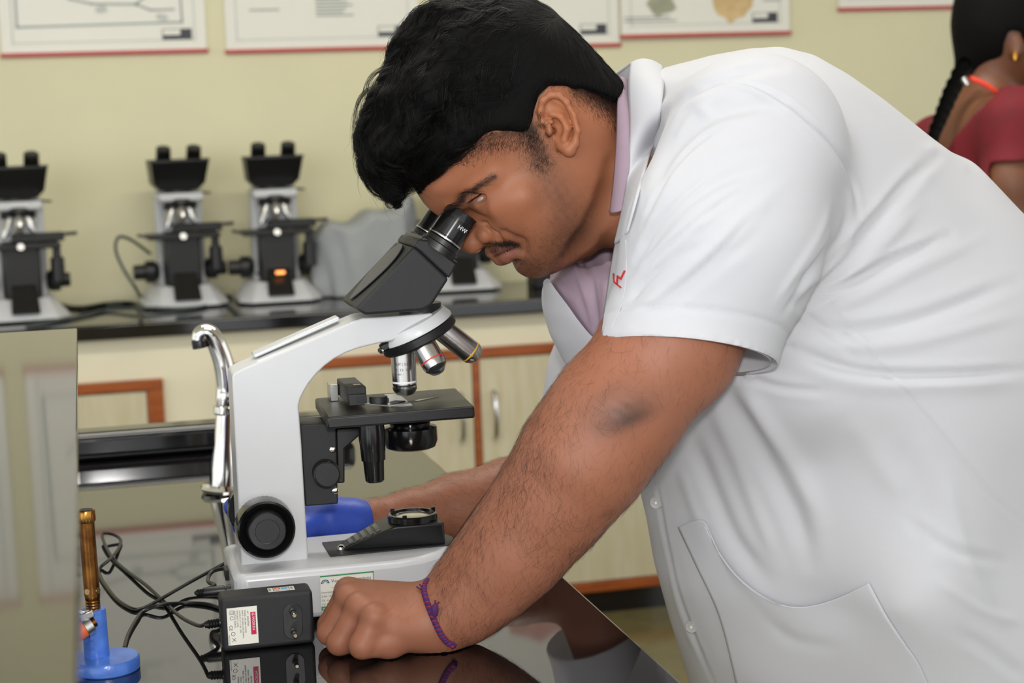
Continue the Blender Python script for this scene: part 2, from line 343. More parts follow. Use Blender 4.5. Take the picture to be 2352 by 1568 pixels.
# cloth-covered microscope
def cloth_cover():
    n, m = 96, 36; V = []; r = random.Random(4); ph = [r.uniform(0, 6.28) for _ in range(8)]
    cx, cy = .784, 4.955
    for j in range(m + 1):
        t = j / m
        for i in range(n):
            a = 2 * math.pi * i / n; ca, sa = math.cos(a), math.sin(a)
            sq = 1 / (abs(ca) ** 3.2 + abs(sa) ** 3.2) ** (1 / 3.2)
            sh = min(1, (t * 5) ** .6)                     # rounded shoulder, then hanging sides
            fold = 1 + (.05 * math.sin(4 * a + ph[0]) + .045 * math.sin(7 * a + ph[1] + 2.5 * t) + .03 * math.sin(13 * a + ph[2] - 4 * t)) * min(1, t * 2)
            x = cx + ca * sq * .147 * sh * fold * (.93 + .1 * t); y = cy + sa * sq * .098 * sh * fold
            hx = (x - cx) / .165
            top = .225 + .035 * hx + .06 * max(0, hx - .25) ** 1.2 + .012 * math.sin(9 * hx + ph[4])
            k = max(0, (t - .12) / .88)
            z = CZ + top * (1 - k) + .004 * k + .012 * math.sin(6 * a + ph[5]) * k * (1 - k) * 4
            x -= .03 * (1 - k) * (1 - hx) * .3
            V.append((x, y, max(z, CZ + .003)))
    F = [(j * n + i, (j + 1) * n + i, (j + 1) * n + (i + 1) % n, j * n + (i + 1) % n) for j in range(m) for i in range(n)] + [tuple(range(n))]
    o = link('dust_cover', V, F, mat('grey cotton cloth', 'A2A5A6', 0.9, noise=0.12, nscale=8, bump=0.2, bscale=400), sub=1, solid=-.002, smooth=180)
    tag(o, 'crumpled grey cloth cover draped over a microscope on the rear worktop', 'cloth cover')
cloth_cover()
# dark box right of the cover
t = thing('power_unit', (1.30, 4.86, CZ), 'black box with a grey front on the rear worktop below the man\'s chin', 'power unit')
Mesh().span((1.245, 4.80, CZ), (1.30, 4.90, CZ + .10)).obj('casing', m_black, t, bevel=.004); Mesh().span((1.302, 4.82, CZ), (1.345, 4.90, CZ + .05)).obj('side_box', mat('mid grey plastic', '77787A', .4, noise=.1), t, bevel=.003)
# rear cables on the worktop
m_cable = mat('grey rubber cable', '4A5150', 0.5, noise=0.1, nscale=80)
def cable(name, pts, r, label, m=None, n=8):
    o = Mesh().tube(smooth_path(pts, n), r, 8).obj(name, m or m_cable); tag(o, label, 'cable'); return o
def wz(px, py, y): return ony(px, py, y)
cable('power_cable', [wz(345, 582, 4.90), wz(300, 550, 4.86), wz(272, 545, 4.84), wz(266, 575, 4.84), wz(285, 620, 4.84), wz(312, 662, 4.83), onz(320, 685, CZ + .005), onz(295, 694, CZ + .005), onz(245, 700, CZ + .005)], .0045, 'grey cable looping up beside the knob of a rear microscope')
cable('power_cable', [onz(100, 665, CZ + .03), onz(125, 690, CZ + .02), onz(150, 703, CZ + .006), onz(190, 706, CZ + .006), onz(240, 698, CZ + .006), onz(290, 695, CZ + .006), onz(318, 702, CZ + .006), onz(323, 740, CZ + .006)], .006, 'dark cable running along the rear worktop to its front edge', m_black)
cable('power_cable', [onz(60, 748, CZ + .005), onz(140, 735, CZ + .005), onz(200, 722, CZ + .005), onz(250, 712, CZ + .005), onz(330, 707, CZ + .012), onz(430, 708, CZ + .006), onz(490, 697, CZ + .006), onz(530, 680, CZ + .006)], .0045, 'thin cable crossing in front of the left rear microscopes')
cable('power_cable', [wz(592, 628, 4.92), onz(560, 655, CZ + .02), onz(535, 672, CZ + .01), onz(515, 685, CZ + .005), onz(525, 700, CZ + .005), onz(550, 722, CZ + .005)], .005, 'grey cable between the two middle rear microscopes')
# ------------------------------------------------------------------ lab bench
o = Mesh().span((-1.5, .50, TZ - .035), (.44, 2.52, TZ)).obj('granite_bench', m_gran, bevel=.003); tag(o, 'mirror-polished black granite bench top under the near microscope', 'bench top')
t = thing('bench_cabinet', (-.6, 1.4, 0), 'pale cabinet base carrying the black bench top', 'cabinet')
Mesh().span((-1.45, .56, .10), (.36, 2.46, TZ - .036)).obj('carcass', m_lam, t); Mesh().span((-1.42, .60, 0), (.33, 2.42, .10)).obj('plinth', m_black, t)
o = Mesh().span((-1.5, 2.455, TZ + .0005), (.362, 2.515, .961)).obj('bench_kerb', m_gran2, bevel=.012, seg=4); tag(o, 'raised black granite kerb along the far side of the bench', 'kerb')
t = thing('reagent_shelf', (-.3, 1.2, TZ), 'polished raised granite shelf at the left edge of the picture', 'shelf')
Mesh().span((-.75, .40, 1.137), (-.0125, 1.945, 1.162)).obj('slab', m_shelf, t, bevel=.0015)
for y in (.75, 1.70): Mesh().lathe((-.35, y, TZ), Z_, [(0, .035), (.006, .035), (.008, .018), (.217, .018)], 24).obj('post', m_steel, t)
# tap
tp = onz(512, 1128, TZ)
t = thing('tap', tp, 'chrome swan-neck tap standing by the bench kerb', 'tap')
tl_ = nv(ony(518, 935, tp[1]) - tp)
Mesh().lathe(tp, tl_, [(0, .026), (.004, .028), (.008, .026), (.009, .018), (.03, .0165), (.06, .0128), (.098, .0118)], 32).obj('pillar', m_chrome, t)
Mesh().lathe(tp + tl_ * .098, tl_, [(0, .0135), (.002, .015), (.010, .015), (.012, .0122), (.02, .0128), (.03, .0126), (.036, .0112)], 32).obj('collar', m_chrome, t)
y1 = tp[1]
nk = [tp + tl_ * .124, tp + tl_ * .136, ony(514, 838, y1), ony(503, 803, y1), ony(489, 774, y1), ony(474, 763, y1), ony(461, 768, y1), ony(457, 782, y1)]
nk = smooth_path(nk, 10); Mesh().tube(nk, np.interp(np.arange(len(nk)), [0, 20, 45, len(nk)], [.0125, .0130, .0112, .0095]), 24).obj('neck', m_chrome, t)
Mesh().lathe(nk[-1] + Z_ * .002, -Z_ + .15 * X_, [(0, .0092), (.003, .010), (.011, .010)], 24).obj('nozzle', mat('dark aerator', '2B2B2B', .3, .6), t)
# burner
bp = onz(246, 1537, TZ)
t = thing('bunsen_burner', bp, 'blue burner with a brass tube and orange gas hose by the shelf', 'burner')
m_blue = mat('chipped blue paint', '4C7AD0', .28, noise=.25, nscale=60, col2='3B63B4', bump=.15, bscale=300)
m_brass = mat('tarnished brass', '9A6A35', .3, 1.0, noise=.35, nscale=50, col2='5E3A1E')
Mesh().lathe(bp, Z_, [(0, .0265), (.001, .0275), (.0095, .0278), (.0115, .0265)], 48).obj('base', m_blue, t)
lean = nv((-.012, 0, 1))
cp = bp + np.array((-.0075, .006, .0115))
Mesh().lathe(cp, lean, [(0, .0105), (.038, .0102), (.0405, .0098)], 32).obj('body', m_blue, t)
c2_ = cp + lean * .0405
b = Mesh().lathe(c2_, lean, [(0, .0063)] + [(.0006 + i * .0012, .0063 if i % 2 else .0058) for i in range(8)] + [(.0115, .0063), (.0116, .0066), (.078, .0066)], 28).obj('burner_tube', m_brass, t)
col = Mesh(); top = c2_ + lean * .075
x, y, d = frame(lean); n = 56
col.lathe(top, lean, [(0, .0072), (.0016, .0079), (.0095, .0079), (.0105, .0072)], n)
for i in range(0, n * 4 + n * 0):
    k = i % n
    if k % 2 == 0 and n <= i < 3 * n: p = np.array(col.v[i]); q = top + lean * ((p - top) @ lean); col.v[i] = tuple(q + (p - q) * .94)
col.obj('knurled_collar', mat('polished brass', 'B98642', .25, 1.0, noise=.2, nscale=60), t)
Mesh().lathe(top + lean * .0106, lean, [(0, .0060), (.0003, .0060)], 24).obj('tube_mouth', m_black, t)
for a in (-.6, .9): Mesh().lathe(c2_ + lean * .0165 + np.array((math.sin(a), -math.cos(a), 0)) * .0056, (math.sin(a), -math.cos(a), 0), [(0, .0026), (.0015, .0026)], 14).obj('air_hole', mat('bright brass edge', 'D9C08A', .3, 1.0, noise=.1), t)
hs = cp + lean * .036 + np.array((.0075, -.0088, 0)); hd = nv((-.88, -.32, -.42))
Mesh().tube([hs + hd * .008, hs + hd * .024], .0045, 16).obj('gas_inlet', m_brass, t)
hp = [hs + hd * .012, hs + hd * .03, hs + hd * .05 + (0, 0, -.006), hs + hd * .09 + (0, 0, -.014), np.array((hs[0] - .16, hs[1] - .04, TZ + .0085)), np.array((hs[0] - .4, hs[1] + .05, TZ + .0085))]
hp = smooth_path(hp, 8); hp[:, 2] = np.maximum(hp[:, 2], TZ + .0085)
Mesh().tube(hp, .0078, 20).obj('gas_hose', mat('orange rubber', 'E8742A', .45, noise=.1, nscale=60), t)
cl = hs + hd * .0155
c_ = Mesh().lathe(cl - hd * .0035, hd, [(0, .0083), (.0003, .0088), (.0067, .0088), (.007, .0083)], 32).obj('hose_clamp', m_steel, t)
sx = cl + np.array((0, -.002, .0105)); Mesh().box(sx, (.012, .008, .006), (nv((1, 0, .3)), Y_, nv((-.3, 0, 1)))).obj('clamp_housing', m_steel, c_, bevel=.0008)
Mesh().lathe(sx - nv((1, 0, -.5)) * .012, nv((1, 0, -.5)), [(0, .0035), (.004, .0035), (.005, .0025), (.016, .0025)], 12).obj('clamp_screw', m_steel, c_)
# ------------------------------------------------------------------ near microscope
S = 1.608                                   # its middle plane
def P(px, py, y): return ony(px, py, y)
def poly(pts, y): return [P(a, b, y) for a, b in pts]
mic = thing('student_microscope', (.2, S, TZ), 'white binocular microscope with a charcoal head that the man looks into', 'microscope')
# base
hw = [(.112, .058), (.118, .066), (.26, .067), (.285, .060), (.305, .046), (.320, .028), (.328, .010)]
pl = [(x, S - w, TZ + .006) for x, w in hw] + [(x, S + w, TZ + .006) for x, w in hw[::-1]]
base = Mesh().prism(pl, (0, 0, .046)).obj('base', m_white, mic, bevel=.006, seg=3)
for x in (.135, .27):
    for y in (-.045, .045): Mesh().lathe((x, S + y, TZ), Z_, [(0, .009), (.0065, .009)], 14).obj('foot', m_black, mic)
# arm
AN, AF = 1.583, 1.634
arm_px = [(533, 866), (536, 858), (560, 846), (700, 787), (815, 737), (832, 731), (900, 727), (994, 719), (992, 726), (960, 750), (925, 772), (900, 783), (866, 789), (825, 799), (795, 810), (768, 824), (745, 841), (726, 860), (710, 880), (698, 900), (690, 916), (686, 932), (692, 1010), (709, 1301), (555, 1311)]
Mesh().prism(poly(arm_px, AN), (0, AF - AN, 0)).obj('arm', m_white, mic, bevel=.0035, seg=3)
a0, a1 = P(590, 828, AN), P(790, 740, AN); dd = nv(a1 - a0); nn = np.cross(Y_, dd); nn = nn if nn[2] > 0 else -nn
b = Mesh(); b.box((a0 + a1) / 2 + nn * .0012 + Y_ * .033, (np.linalg.norm(a1 - a0), .022, .004), (dd, Y_, nn)); b.obj('arm_inlay', m_steel if False else mat('pale silver trim', 'D5D7DA', .25, .3, noise=.05), mic, bevel=.0015)
# head block
HN, HF = 1.563, 1.653
hb = [(817, 708), (838, 724), (971, 714), (992, 702), (1000, 690), (1032, 640), (966, 578), (951, 566)]
block = Mesh().prism(poly(hb, HN), (0, HF - HN, 0)).obj('head_housing', m_blackt, mic, bevel=.003, seg=3)
hb2 = [(951, 566), (966, 578), (1032, 640), (1050, 606), (985, 552), (963, 549)]
Mesh().prism(poly(hb2, HN), (0, HF - HN, 0)).obj('head_band', m_blackt, mic, bevel=.002)
hb3 = [(963, 549), (985, 552), (1050, 606), (1053, 598), (990, 545), (974, 541)]
Mesh().prism(poly([(966, 551), (1051, 609), (1054, 599), (975, 541)], HN + .002), (0, HF - HN - .004, 0)).obj('head_lip', m_black, mic, bevel=.0015)
c0 = P(884, 632, HN); up_l = nv(P(951, 563, HN) - P(817, 706, HN)); nrm = np.cross(up_l, Y_); nrm = nrm if nrm[0] < 0 else -nrm
q = Mesh(); L = np.linalg.norm(P(951, 563, HN) - P(817, 706, HN)); base_pt = P(817, 706, HN)
ring = []
for k in range(24):
    a = 2 * math.pi * k / 24; s_ = .5 + .46 * math.cos(a); w_ = .5 + .42 * math.sin(a) * (.35 + .65 * s_)
    ring.append(base_pt + up_l * L * s_ + Y_ * (HF - HN) * w_ + nrm * .0006)
q.prism(ring, nrm * .0012); q.obj('back_inlay', mat('dark satin inlay', '3A3B40', .38, noise=.1), mic, bevel=.0005)
Mesh().lathe(P(965, 714, S) - Z_ * .004, Z_, [(0, .02), (.012, .02)], 28).obj('head_mount', m_black, mic)
# eyepieces
ed = nv((.60, 0, .80)); eb = (P(974, 543, S - .033) + P(1048, 588, S - .033)) / 2
m_print = mat('white print', 'E6E6E6', .5, noise=.02)
for sgn in (1, -1):
    e0 = eb.copy(); e0[1] = S - .0325 * sgn
    Mesh().lathe(e0 - ed * .006, ed, [(0, .0185), (.0065, .0185), (.0075, .017), (.012, .0168)], 36).obj('tube_collar', m_black, mic)
    e = Mesh().lathe(e0 + ed * .0055, ed, [(0, .0152), (.0015, .0168), (.0045, .0168), (.005, .0163), (.021, .0163), (.0213, .0158), (.0225, .0158), (.0228, .0163), (.0305, .0163), (.0318, .0158), (.0322, .011), (.029, .0095)], 40).obj('eyepiece', m_blackg, mic)
    if sgn == 1: near_eye = e
    Mesh().lathe(e0 + ed * .0075, ed, [(0, .01685), (.0007, .01695), (.0014, .01685)], 40).obj('bright_ring', m_steel, e)
    Mesh().lathe(e0 + ed * .029, ed, [(0, .0095), (.0006, .0095)], 24).obj('eye_lens', mat('coated lens', '20242A', .03, 0, ior=1.8), e)
e0 = eb.copy(); e0[1] = S - .0325
sd = np.cross(ed, Y_); sd = -sd if sd[2] > 0 else sd          # runs down-right, across the barrel
for k, (ch, dy) in enumerate(zip('HWF', (0, 1, 2))):
    ang = math.radians(64 - 16 * k - 34); nr = -Y_ * math.cos(ang) * 1.0 + (-sd) * math.sin(ang) * -1.0
    nr = -Y_ * math.cos(math.radians(8 + 15 * k)) + sd * math.sin(math.radians(8 + 15 * k)); tn = nv(np.cross(ed, nr)); tn = tn if tn @ sd > 0 else -tn
    text('barrel_print', ch, .0058, e0 + ed * .0215 + nr * .01652 - tn * .002, tn, ed, m_print, near_eye)
# nosepiece
nc = P(954, 754, S); na = nv((.415, 0, -.91)); e1 = nv(np.cross(na, Y_)); e1 = e1 if e1[0] > 0 else -e1
nose = Mesh().lathe(nc - na * .009, na, [(0, .026), (.001, .033), (.0085, .0368), (.011, .0368)], 48).obj('nosepiece', m_white, mic)
kn = Mesh(); n = 96; kn.lathe(nc + na * .0022, na, [(0, .036), (.001, .0376), (.0078, .0376), (.0095, .036), (.012, .027)], n)
for i in range(n, 3 * n):
    if (i + (i // n)) % 2: p = np.array(kn.v[i]); ax_ = nc + na * ((p - nc) @ na); kn.v[i] = tuple(ax_ + (p - ax_) * .985)
kn.obj('knurled_ring', m_black, nose, smooth=20)
Mesh().box(nc - e1 * .034 - na * .001 + Y_ * -.012, (.010, .012, .006), (e1, Y_, na)).obj('click_stop', m_black, nose, bevel=.001)
for dy in (-.019, -.012): Mesh().lathe(nc - e1 * .039 + Y_ * (dy + .004) + na * .001, nv(-e1 * .5 - Y_ * .8), [(0, .0026), (.002, .0026), (.003, .0015)], 12).obj('set_screw', m_chrome, nose)
al = math.radians(24.5)
m_dk = mat('dark glass tip', '2A2C30', .15, .6, noise=.1)
def ringmat(n, c): return mat(n, c, .4, noise=.05)
specs = [(-e1, .0310, .0116, '100', None), (e1, .0390, .0112, '10', 'D9A520'), (-Y_, .0215, .0118, '4', 'C2302A'), (nv(Y_ + .14 * e1), .0405, .0114, '40', '5B93D8')]
for e, L, r, nm, rc in specs:
    d = nv(na * math.cos(al) + e * math.sin(al)); o0 = nc + na * .011 + e * .0215
    if nm == '100': o0 = P(925, 806, S - .004); d = nv((.012, 0, -1))
    if nm == '4': o0 = o0 + e1 * -.003
    prof = [(0, r * .93), (.001, r), (L, r)]
    if nm == '4': prof += [(L + .001, r), (L + .0055, r * .93), (L + .006, r * .86)]
    elif nm == '100': prof += [(L + .0005, r * .94), (L + .0015, r * .94), (L + .002, r), (L + .0055, r * .98), (L + .010, r * .72), (L + .0115, r * .28)]
    else: prof += [(L + .001, r), (L + .0065, r * .72), (L + .007, r * .4)]
    ob = Mesh().lathe(o0, d, prof, 36).obj('objective', m_steel, mic)
    if rc: Mesh().lathe(o0 + d * (L - .0022), d, [(0, r * 1.005), (.0002, r * 1.012), (.0012, r * 1.012), (.0014, r * 1.005)], 36).obj('colour_ring', ringmat('ring ' + nm, rc), ob)
    else:
        Mesh().lathe(o0 + d * (L - .003), d, [(0, r * 1.003), (.0002, r * 1.01), (.0016, r * 1.01), (.0018, r * 1.003)], 36).obj('white_ring', m_print, ob)
        Mesh().lathe(o0 + d * (L + .0003), d, [(0, r * .96), (.0014, r * .96)], 36).obj('black_ring', m_black, ob)
        mk = mat('engraved print', '3A3A3C', .5, noise=.05)
        for s_, sz, tz in (('SP100X', .0042, .0125), ('1.25 Oil', .0032, .0175), ('160/-', .0026, .0215)):
            wtot = .0118 * (1 if sz > .004 else .8); 
            for k, ch in enumerate(s_):
                th = math.radians(-48 + k * 13.5 * sz / .0042 * (1 if sz > .004 else .92)); nr = np.array((math.sin(th), -math.cos(th), 0)); tn = np.array((math.cos(th), math.sin(th), 0))
                if ch != ' ': text('engraving', ch, sz, o0 + d * tz + nr * (r + .00012), tn, Z_, mk, ob)
    if nm in ('4', '40'): Mesh().lathe(o0 + d * (prof[-1][0] - .001), d, [(0, prof[-1][1] * .95), (.0016, prof[-1][1] * .9)], 24).obj('front_lens', m_dk, ob)
# stage
SZ = 1.109
st = [(.201, 1.549), (.338, 1.549), (.352, 1.669), (.212, 1.669)]
st = [(.203, S - .059), (.340, S - .059), (.348, S + .060), (.208, S + .060)]
stage = Mesh().prism([(x, y, SZ - .0112) for x, y in st], (0, 0, .0112)).obj('stage', m_black, mic, bevel=.002, seg=2)
Mesh().span((.268, S - .03, SZ), (.287, S + .045, SZ + .0011)).obj('glass_slide', mat('glass slide', 'E8EEEA', .05, Transmission_Weight=.6, Alpha=1), mic)
# mechanical slide holder
mh = Mesh(); mh.span((.228, S - .020, SZ + .004), (.246, S + .045, SZ + .020)); holder = mh.obj('slide_holder', m_blackt, mic, bevel=.0012)
Mesh().span((.229, S - .024, SZ + .003), (.2455, S - .0195, SZ + .0135)).obj('end_plate', m_black, holder, bevel=.0006)
Mesh().span((.236, S - .0255, SZ + .006), (.244, S - .0235, SZ + .011)).obj('end_slot', m_blackg, holder)
Mesh().span((.219, S + .03, SZ + .0), (.227, S + .05, SZ + .016)).obj('rack_block', m_steel, holder, bevel=.0006)
Mesh().span((.236, S - .012, SZ + .0201), (.2425, S - .004, SZ + .0204)).obj('top_mark', m_blackg, holder)
cl = [(.243, S - .027), (.262, S - .050), (.297, S - .032), (.315, S - .018), (.299, S - .026), (.268, S - .041), (.252, S - .024)]
Mesh().prism([(x, y, SZ + .004) for x, y in cl], (0, 0, .0012)).obj('clip_arm', m_steel, holder)
Mesh().lathe((.2555, S - .030, SZ + .0055), Z_, [(0, .0085), (.0055, .0085), (.006, .0078)], 28).obj('clip_knob', m_black, holder)
Mesh().prism([(.272, S - .045, SZ + .0055), (.279, S - .040, SZ + .0055), (.270, S - .034, SZ + .0055), (.264, S - .041, SZ + .0055)], (0, 0, .0015)).obj('clip_tip', m_black, holder)
Mesh().prism([(.262, S + .01, SZ + .003), (.267, S + .01, SZ + .003), (.267, S - .02, SZ + .003), (.260, S - .02, SZ + .003)], (0, 0, .004)).obj('fixed_jaw', m_black, holder)
# stage bracket, rack and knob
br = [(692, 984), (770, 978), (826, 981), (848, 978), (842, 985), (790, 1030), (790, 1108), (776, 1111), (776, 1157), (702, 1161)]
BN = 1.588
Mesh().prism(poly([(689, 975), (772, 972), (777, 1157), (701, 1163)], BN), (0, .042, 0)).obj('stage_bracket', m_blackt, mic, bevel=.0015)
Mesh().prism(poly([(772, 984), (850, 979), (838, 990), (792, 1030), (792, 1109), (775, 1110)], BN + .006), (0, .028, 0)).obj('stage_support', m_black, mic, bevel=.0015)
for x, y in ((764, 1032), (770, 1126)): Mesh().lathe(P(x, y, BN), -Y_, [(0, .0032), (.0015, .003), (.0022, .0016)], 14).obj('bracket_screw', m_chrome, mic)
kb = P(751, 1089, 1.575)
k_ = Mesh().lathe((kb[0], BN, kb[2]), -Y_, [(0, .0122), (.003, .0122), (.014, .0125), (.0155, .0118), (.0158, .0112), (.0152, .0108), (.0152, .0)], 40).obj('condenser_focus_knob', m_black, mic)
# condenser and its knob
cc = np.array((.2895, S, 0))
Mesh().lathe(cc + Z_ * (SZ - .0112), -Z_, [(0, .022), (.006, .023), (.009, .0195), (.0125, .019), (.014, .0255), (.0265, .0258), (.0325, .0235), (.034, .02)], 48).obj('condenser', m_blackg, mic)
kp = P(853, 985, 1.568)
Mesh().lathe((kp[0], 1.568, SZ - .012), -Z_ + .02 * X_, [(0, .0118), (.012, .0125), (.02, .0118), (.034, .0112), (.0345, .0098), (.053, .0088), (.0545, .0075)], 32).obj('stage_control', m_blackg, mic)
# coarse and fine focus
for sg, yy in ((-1, AN), (1, AF)):
    kc = np.array((.144, yy, 1.0095)); d = Y_ * sg
    Mesh().lathe(kc + d * -.001, d, [(0, .0212), (.006, .0212), (.008, .021)], 48).obj('knob_boss', m_white, mic)
    kn = Mesh(); n = 80; kn.lathe(kc + d * .007, d, [(0, .0262), (.001, .0272), (.014, .0272), (.022, .0262), (.0235, .0245), (.022, .0225), (.017, .018)], n)
    for i in range(n, 3 * n):
        if i % 2: p = np.array(kn.v[i]); ax_ = kc + d * ((p - kc) @ d); kn.v[i] = tuple(ax_ + (p - ax_) * .985)
    cn = kn.obj('coarse_knob', m_blackg, mic)
    Mesh().lathe(kc + d * .023, d, [(0, .0185), (.012, .0172), (.0135, .0162), (.0137, .0112), (.0133, .0108), (.0133, .0)], 40).obj('fine_knob', m_black, cn)
# illuminator
Mesh().prism([(.204, S - .027, .9722), (.318, S - .027, .9722), (.3265, S - .006, .9722), (.3265, S + .006, .9722), (.318, S + .03, .9722), (.204, S + .03, .9722)], (0, 0, .0012)).obj('lamp_plate', m_blackt, mic, bevel=.0005)
w0 = [(.217, .9725), (.2215, .977), (.258, .9915), (.268, .9945), (.314, .9945), (.3145, .9725)]
wm = Mesh(); v = []; 
for (x, z) in w0:
    h = .0235 if x > .25 else .0115 + (x - .217) / .041 * .010
    v.append((x, z, h))
n = len(v); vv = [(x, S - h, z) for x, z, h in v] + [(x, S + h, z) for x, z, h in v]
wm.add(vv, [tuple(range(n)), tuple(range(2 * n - 1, n - 1, -1))] + [((i + 1) % n, i, n + i, n + (i + 1) % n) for i in range(n)])
lamp = wm.obj('lamp_housing', m_black, mic, bevel=.004, seg=4)
for k in range(5):
    t_ = .12 + k * .17; p = np.array((.2225, S, .9775)) * (1 - t_) + np.array((.2600, S, .9925)) * t_; dv = nv((.0375, 0, .015)); nn = nv((-.015, 0, .0375))
    w_ = .013 + .014 * t_
    Mesh().box(p + nn * .0004, (.0042, w_ * 1.1, .0012), (dv, Y_, nn)).obj('vent_rib', mat('grey vent rib', '6B6C68', .5, noise=.1), lamp, bevel=.0003)
lc = np.array((.288, S, .9945))
Mesh().lathe(lc, Z_, [(0, .0238), (.0055, .0238), (.0065, .0228), (.0065, .0205), (.004, .0195), (.003, .0175)], 48).obj('filter_ring', m_blackg, lamp)
Mesh().lathe(lc + Z_ * .0025, Z_, [(0, .0178), (.0012, .016), (.0022, .010), (.0025, .002)], 40).obj('field_lens', mat('glass field lens', 'D8D2B8', .05, .4), lamp)
for a in (.3, 2.4, 4.2): Mesh().box(lc + np.array((math.cos(a) * .0225, math.sin(a) * .0225, .0075)), (.004, .0025, .003)).obj('ring_lug', m_blackg, lamp, bevel=.0004)
Mesh().lathe((.2175, S - .006, .9735), Z_ + .1 * X_, [(0, .0042), (.0025, .004), (.004, .002)], 16).obj('lamp_screw', m_chrome, lamp)
Mesh().lathe((.111, S - .03, .951), -X_, [(0, .005), (.004, .005)], 16).obj('power_socket', m_black, mic)
Mesh().span((.1085, S + .0, .952), (.112, S + .02, .962)).obj('switch', m_black, mic, bevel=.0005)
# calibration sticker
sy = S - .0672; lab = Mesh().span((.1885, sy - .0003, .9335), (.2375, sy, .9655)).obj('calibration_sticker', m_paper, mic)
m_green = mat('green print', '2E8B57', .5, noise=.03); m_navy = mat('navy print', '26356E', .5, noise=.03); m_ink = mat('black ink', '2A2A2E', .5, noise=.03); m_cyan = mat('blue print', '3F8FCB', .5, noise=.03)
yy = sy - .0004
Mesh().span((.1885, yy - .0002, .9643), (.2375, yy, .9655)).obj('green_band', m_green, lab); Mesh().span((.2369, yy - .0002, .950), (.2375, yy, .9655)).obj('green_edge', m_green, lab)
Mesh().span((.1885, yy - .0002, .9335), (.2375, yy, .9370)).obj('green_band', m_green, lab)
for k in range(9):
    a = math.radians(8 + k * 20.5); c_ = np.array((.1930 + math.cos(a) * .0034, yy, .9583 + math.sin(a) * .0032))
    Mesh().lathe(c_, -Y_, [(0, .0006), (.0002, .0006)], 8).obj('logo_ray', m_cyan if k % 2 else m_navy, lab)
    a2 = np.array((.1930 + math.cos(a) * .0016, yy, .9583 + math.sin(a) * .0014)); Mesh().tube([a2, c_], .00022, 4).obj('logo_stem', m_navy, lab)
def fl(s, sz, x, z, m, par, yv): return text('print', s, sz, (x, yv - .0002, z), X_, Z_, m, par)
fl('Vanavil Calibrations', .0046, .1985, .9585, m_navy, lab, yy); fl('Make it right', .0022, .206, .9558, m_green, lab, yy); fl('An ISO / IEC 17025 lab', .0016, .1985, .9535, m_ink, lab, yy)
for k, (a, b) in enumerate((('Description', 'MICRO'), ('Sl.No / ID No.', 'M 12'), ('Cal. on', ''), ('Cal. Due', ''))):
    fl(a, .0024, .1890, .9492 - k * .0037, m_ink, lab, yy)
    if b: fl(b, .0032, .2045, .9490 - k * .0037, m_navy, lab, yy)
    Mesh().span((.1885, yy - .0001, .9480 - k * .0037), (.2370, yy, .9481 - k * .0037)).obj('rule', m_lgrey, lab)
fl('Vanavil Measure', .0026, .1893, .9343, m_paper, lab, yy - .0001)
# ------------------------------------------------------------------ mains adapter
AY = 1.484
ad = thing('power_adapter', (.134, AY + .014, TZ), 'black mains adapter with a white rating label and two pins, beside the fist', 'adapter')
body = Mesh().span((.0945, AY, TZ + .0005), (.1745, AY + .030, TZ + .0485)).obj('casing', m_blackt, ad, bevel=.004, seg=4)
lb = Mesh().span((.0995, AY - .0004, .9265), (.1255, AY, .9595)).obj('rating_label', m_paper, ad)
yl = AY - .0005
mg = mat('magenta print', 'C3174F', .5, noise=.05)
Mesh().span((.1195, yl - .0002, .9345), (.1240, yl, .9545)).obj('brand_bar', mg, lb, bevel=.001)
def vt(s, sz, x, z, m, y=yl): return text('print', s, sz, (x, y - .0003, z), -Z_, X_, m, lb)
vt('G-WORTH', .0032, .1208, .9538, m_print); vt('AC   ADAPTER', .0021, .1166, .956, m_ink)
for k, s_ in enumerate(('MODEL: PB-1080-1-ROHS', 'INPUT: 100-240V~0.5A 50/60Hz', 'OUTPUT: 5V = 2.0A 10W', 'EFFICIENCY LEVEL', 'PART NO: 4028723')):
    vt(s_, .00185, .1143 - k * .0022, .957, m_ink)
vt('CE', .004, .1010, .9445, m_ink); vt('MADE IN CHINA', .0013, .1002, .936, m_ink)
for z in (.9555,):
    for w in (.0035, .0018):
        b = Mesh()
        for dx, dz, sx_, sz_ in ((0, w / 2, w, .0002), (0, -w / 2, w, .0002), (w / 2, 0, .0002, w), (-w / 2, 0, .0002, w)): b.span((.1035 + dx - sx_ / 2, yl - .0002, z + dz - sz_ / 2), (.1035 + dx + sx_ / 2, yl, z + dz + sz_ / 2))
        b.obj('class_mark', m_ink, lb)
def ringm(x, z, r): Mesh().lathe((x, yl, z), -Y_, [(0, r), (.0002, r), (.0002, r * .82)], 18).obj('approval_mark', m_ink, lb)
Mesh().tube([(.1035 + math.cos(a) * .0016, yl, .9505 + math.sin(a) * .0016) for a in np.linspace(0.4, 5.9, 9)], .00018, 4).obj('house_mark', m_ink, lb)
Mesh().tube([(.1040 + math.cos(a) * .0017, yl, .9365 + math.sin(a) * .0017) for a in np.linspace(0, 6.28, 15)], .00018, 4).obj('approval_mark', m_ink, lb)
for s_ in (1, -1): Mesh().tube([(.1030, yl, .9312 - .0016 * s_), (.1062, yl, .9312 + .0016 * s_)], .0002, 4).obj('bin_cross', m_ink, lb)
ov = [(.1560 + (.0085 if abs(z) < 2 else .0085) * cx_, AY, .9425 + z_) for cx_, z_, z in [(math.cos(a), (.0085 * math.sin(a) + (.0075 if math.sin(a) >= 0 else -.0075)), 0) for a in np.linspace(0, 2 * math.pi, 33)[:-1]]]
Mesh().prism([np.array(p) + Y_ * -.0002 for p in ov], Y_ * -.0006).obj('pin_plate', m_black, ad, bevel=.0003)
